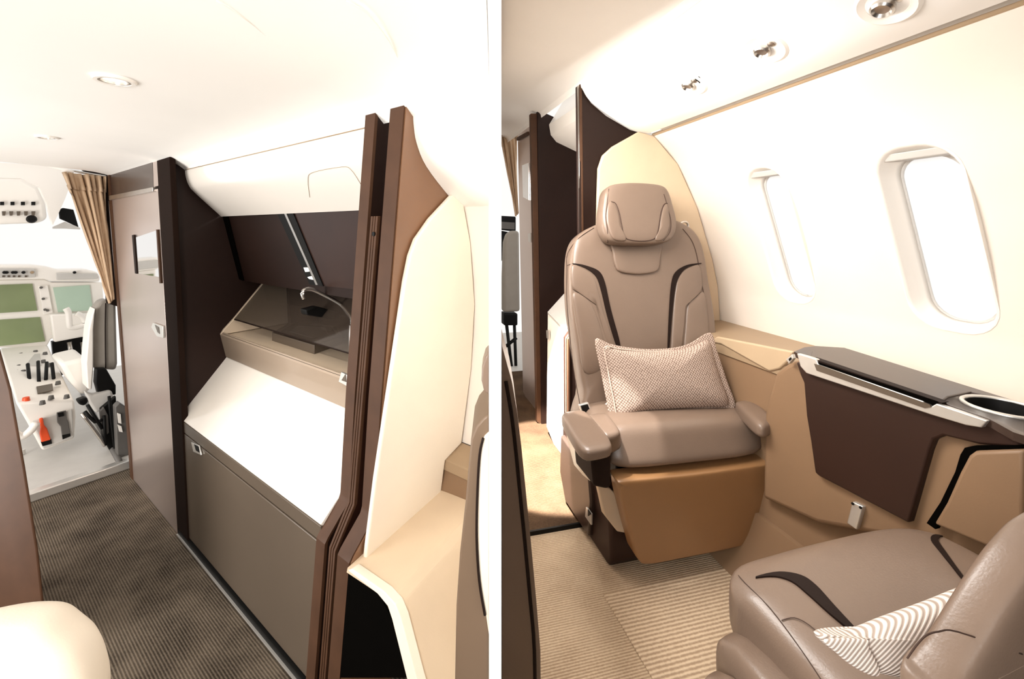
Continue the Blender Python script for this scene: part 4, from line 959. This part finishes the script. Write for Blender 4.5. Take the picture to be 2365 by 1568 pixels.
slab('hood', L, CM(((-80, 612), (75, 612), (110, 616), (135, 623), (200, 622), (224, 628), (232, 640), (230, 650), (120, 650), (100, 645), (-80, 648)), -3.85), (0, -.15, 0), 'white', gl, bevel=.01)
slab('control_strip', L, CM(((-80, 620), (80, 620), (82, 640), (-80, 643)), -3.845), (0, .012, 0), 'lgrey', gl, bevel=.004)
slab('control_strip', L, CM(((128, 630), (225, 632), (226, 643), (130, 646)), -3.845), (0, .012, 0), 'lgrey', gl, bevel=.004)
for u in (10, 15, 30, 36, 54, 74, 172):
    cyl('knob', L.w(*L.hm(u, 629, -3.83)), L.w(0, 1, 0)-L.w(0, 0, 0), .009, .007, .015, 'black' if u != 74 else 'ledge', gl, 12)
for u in (8, 20, 32, 44, 60): slab('button', L, CM(((u-3, 636), (u+3, 636), (u+3, 640), (u-3, 640)), -3.83), (0, .004, 0), 'taupe', gl)
pan = thing('instrument_panel', 'white cockpit panel holding three green display screens', 'instrument panel', L.w(*L.hm(80, 780, -3.9)))
slab('frame', L, CM(((-80, 648), (102, 645), (120, 652), (236, 652), (240, 700), (232, 770), (200, 778), (118, 782), (108, 800), (-80, 806)), -3.9), (0, -.1, 0), 'white', pan, bevel=.006)
for px, mm in ((((-70, 660), (74, 655), (86, 717), (-70, 727)), 'screen'), (((-70, 743), (92, 732), (104, 788), (-70, 806)), 'screen'), (((122, 664), (206, 658), (214, 716), (134, 721)), 'screen2')):
    slab('screen', L, CM(px, -3.895), (0, .006, 0), mm, pan)
slab('radio_panel', L, CM(((88, 660), (110, 658), (122, 722), (100, 727)), -3.895), (0, .01, 0), 'white', pan, bevel=.003)
for u, v in ((95, 664), (100, 690), (104, 715), (110, 717)): cyl('knob', L.w(*L.hm(u, v, -3.88)), L.w(0, 1, 0)-L.w(0, 0, 0), .008, .006, .012, 'pump', pan, 12)
slab('knee_panel', L, CM(((112, 724), (202, 722), (206, 772), (122, 788)), -3.88), (0, .05, 0), 'white', pan, bevel=.01)
tube('yoke', [L.w(*p) for p in CM(((152, 712), (158, 722), (160, 742), (164, 756), (190, 752), (196, 742), (188, 730), (176, 724)), -3.7)], .016, 'white', pan)
rp = thing('rudder_pedals', 'black rudder pedal well under the cockpit panel', 'pedals', L.w(*L.hm(160, 840, -3.7)))
slab('well', L, CM(((120, 790), (202, 776), (205, 808), (140, 870), (125, 840)), -3.95), (0, -.05, 0), 'black', rp)
for u in (160, 190): tube('pedal_arm', [L.w(*L.hm(u, 790, -3.9)), L.w(*L.hm(u+5, 822, -3.88))], .012, 'steel', rp, smooth_n=1)

pd = thing('centre_pedestal', 'white centre pedestal with levers and an orange handle between cockpit seats', 'pedestal', L.w(*L.hz(110, 1040, .035)))
A = [L.w(*p) for p in CM(((36, 930), (62, 975), (98, 1042), (172, 1014), (176, 960), (172, 924)), -3.0)]
B = [L.w(*p) for p in CM(((0, 803), (5, 830), (12, 858), (112, 850), (112, 820), (110, 796)), -3.88)]
loft('body', [A, B], 'white', pd, smooth=False, bevel=.01)
slab('rear_panel', L, CM(((74, 972), (166, 944), (170, 1010), (100, 1036)), -2.995), (0, .008, 0), 'lgrey', pd, bevel=.01)
slab('orange_handle', L, CM(((89, 966), (98, 963), (101, 980), (108, 988), (117, 1014), (95, 1020), (91, 1000), (93, 985)), -2.985), (0, .012, 0), 'orange', pd, bevel=.004)
slab('handle_slot', L, CM(((94, 1020), (118, 1013), (120, 1024), (98, 1030)), -2.986), (0, .004, 0), 'black', pd)
slab('grey_latch', L, CM(((130, 952), (152, 947), (154, 966), (158, 975), (163, 1005), (144, 1015), (140, 985), (132, 975)), -2.986), (0, .006, 0), 'pump', pd, bevel=.003)
slab('latch_slot', L, CM(((133, 954), (146, 951), (148, 960), (135, 963)), -2.979), (0, .003, 0), 'black', pd)
slab('latch_slot', L, CM(((143, 1005), (162, 1001), (163, 1007), (145, 1014)), -2.979), (0, .003, 0), 'black', pd)
def TP(u, v, lift=.0):   # on the sloping pedestal top
    s = max(0, min(1, (v-797)/(928-797))); m = -3.88+.88*s
    lo, hi = -3.95, -2.95
    for _ in range(30):
        mid = (lo+hi)/2; zz = L.hm(u, v, mid)[2]
        zt_ = (L.hm(100, 800, -3.88)[2])+((L.hm(100, 928, -3.0)[2])-(L.hm(100, 800, -3.88)[2]))*((mid+3.88)/.88)
        if zz > zt_: hi = mid
        else: lo = mid
    # nearer means larger m; choose the crossing
    return L.w(L.hm(u, v, mid)[0], mid, zt_+lift)
for u, v in ((20, 820), (47, 822), (82, 816), (104, 820), (28, 850), (42, 850), (100, 838), (112, 846), (36, 862), (36, 876), (54, 862), (134, 888), (98, 934), (118, 922), (154, 920)):
    try: cyl('knob', TP(u, v), (0, 0, 1), .012, .009, .018, 'pump', pd, 10)
    except Exception: pass
slabw('keypad', [TP(34, 826, .006), TP(92, 820, .006), TP(96, 846, .006), TP(40, 852, .006)], (0, 0, .004), 'lgrey', pd)
slabw('pocket', [TP(84, 897, .006), TP(121, 890, .006), TP(123, 905, .006), TP(87, 913, .006)], (0, 0, .004), 'taupe', pd)
for (u, v, u2, v2) in ((68, 880, 64, 862), (90, 882, 88, 856), (106, 876, 108, 858), (124, 874, 120, 860)):
    tube('lever', [TP(u, v), TP(u2, v2, .05)], .008, 'black', pd, smooth_n=1)
cyl('red_knob', TP(60, 932), (0, 0, 1), .016, .012, .03, 'orange', pd, 14)
tube('side_handle', [L.w(*p) for p in CM(((34, 1000), (50, 1008), (70, 995), (84, 976))[:4], -2.93)], .016, 'white', pd)
cyl('foot_knob', L.w(*L.hz(52, 1048, .04)), (0, 0, 1), .012, .01, .02, 'sheen', pd, 12)

cs_ = thing('pilot_seat', 'grey and white cockpit seat on black rails beside the brown closet', 'seat', L.w(*L.hz(255, 1050, .035)))
slab('backrest', L, CM(((208, 760), (218, 715), (232, 696), (246, 692), (268, 700), (272, 840), (268, 855), (216, 852)), -2.95, -.1), (0, -.10, 0), 'grey', cs_, bevel=.02)
slab('side_shell', L, CM(((205, 760), (212, 730), (220, 712), (216, 760), (216, 850), (212, 900), (202, 898), (198, 840)), -2.93, -.1), (0, -.12, 0), 'white', cs_, bevel=.006)
tube('seam', [L.w(*p) for p in CM(((244, 700), (243, 760), (244, 850)), -2.945, -.1)], .0025, 'inlay', cs_)
slab('cushion', L, CM(((138, 840), (200, 825), (212, 900), (190, 915), (160, 880)), -3.1), (0, -.3, 0), 'white', cs_, bevel=.02)
slab('mount', L, CM(((222, 852), (246, 852), (268, 890), (268, 912), (228, 914), (220, 885)), -2.93), (0, -.05, 0), 'black', cs_, bevel=.006)
slab('cover', L, CM(((196, 905), (215, 912), (258, 902), (266, 925), (240, 945), (222, 955), (205, 930)), -2.90), (0, -.05, 0), 'lgrey', cs_, bevel=.01)
slab('side_plate', L, CM(((232, 945), (244, 935), (268, 915), (276, 1062), (262, 1055), (236, 1010)), -2.86), (0, -.03, 0), 'black', cs_, bevel=.004)
slab('knob_pad', L, CM(((178, 925), (200, 918), (204, 930), (194, 938), (182, 934)), -2.90), (0, -.05, 0), 'black', cs_, bevel=.008)
slab('recliner', L, CM(((230, 950), (240, 940), (250, 960), (252, 1000), (240, 1010), (234, 980)), -2.85), (0, -.02, 0), 'pump', cs_, bevel=.004)
for px in (((188, 955), (212, 985), (236, 1020), (242, 1030)), ((196, 950), (220, 975), (236, 968)), ((202, 935), (236, 990)), ((252, 915), (258, 980), (268, 1050)), ((240, 960), (244, 1028))):
    tube('linkage', [L.w(*p) for p in CM(px, -2.84)], .007, 'black' if px[0][0] > 190 else 'steel', cs_, smooth_n=2)
tube('rail', [L.w(*L.hz(u, v, .04)) for u, v in ((190, 905), (225, 975), (276, 1066))], .012, 'pump', cs_, smooth_n=1)
wl2 = thing('cockpit_side_box', 'dark box with two white labels at the foot of the closet', 'box', L.w(*L.hz(285, 1070, .035)))
slab('box', L, CM(((266, 940), (276, 930), (292, 940), (300, 1085), (282, 1082), (272, 1060)), -2.74), (0, -.05, 0), 'pump', wl2, bevel=.004)
for px in (((270, 953), (278, 956), (280, 978), (273, 976)), ((271, 980), (280, 984), (283, 998), (275, 996))):
    slab('label_plate', L, CM(px, -2.738), (0, .004, 0), 'white', wl2)

# ------------------------------------------------------------------ lamps
# added lamps at the windowless divider; daylight from opposite windows is only assumed
area('window_light_right', (.02, 1.35, 1.45), (.8, 1.7, .55), .9, .35, 24, (1, .97, .93))
spot('aisle_sun', (.03, 1.62, 1.35), (.24, 1.84, .2), 900, 34, .15, .015, (1, .98, .95))  # added spot lamp, imitates sun on the aisle floor and galley cabinet
spot('cabin_sun', (.03, 1.05, 1.5), (.40, 1.33, .42), 60, 15, .15, .01, (1, .98, .95))  # also an added spot, stands in for sunlight on the seat arm and base
area('entry_door_daylight', (-2.2, .25, .55), (-.9, 1.5, 1.25), 1.0, 1.1, 34, (1, .98, .95))  # assumed light from an unseen entry door, added to brighten ceiling and closet
area('aft_window_daylight', (-.35, -.35, 1.2), (-.12, 1.0, .75), .4, .5, 16, (1, .98, .95))  # added fill lamp out of view, brightens the cream panel
spot('downlight_galley', (-.62, .62, 1.40), (-.86, 1.22, .5), 18, 62, .5, .03)  # assumed ceiling spot, added for the bright light on the counter
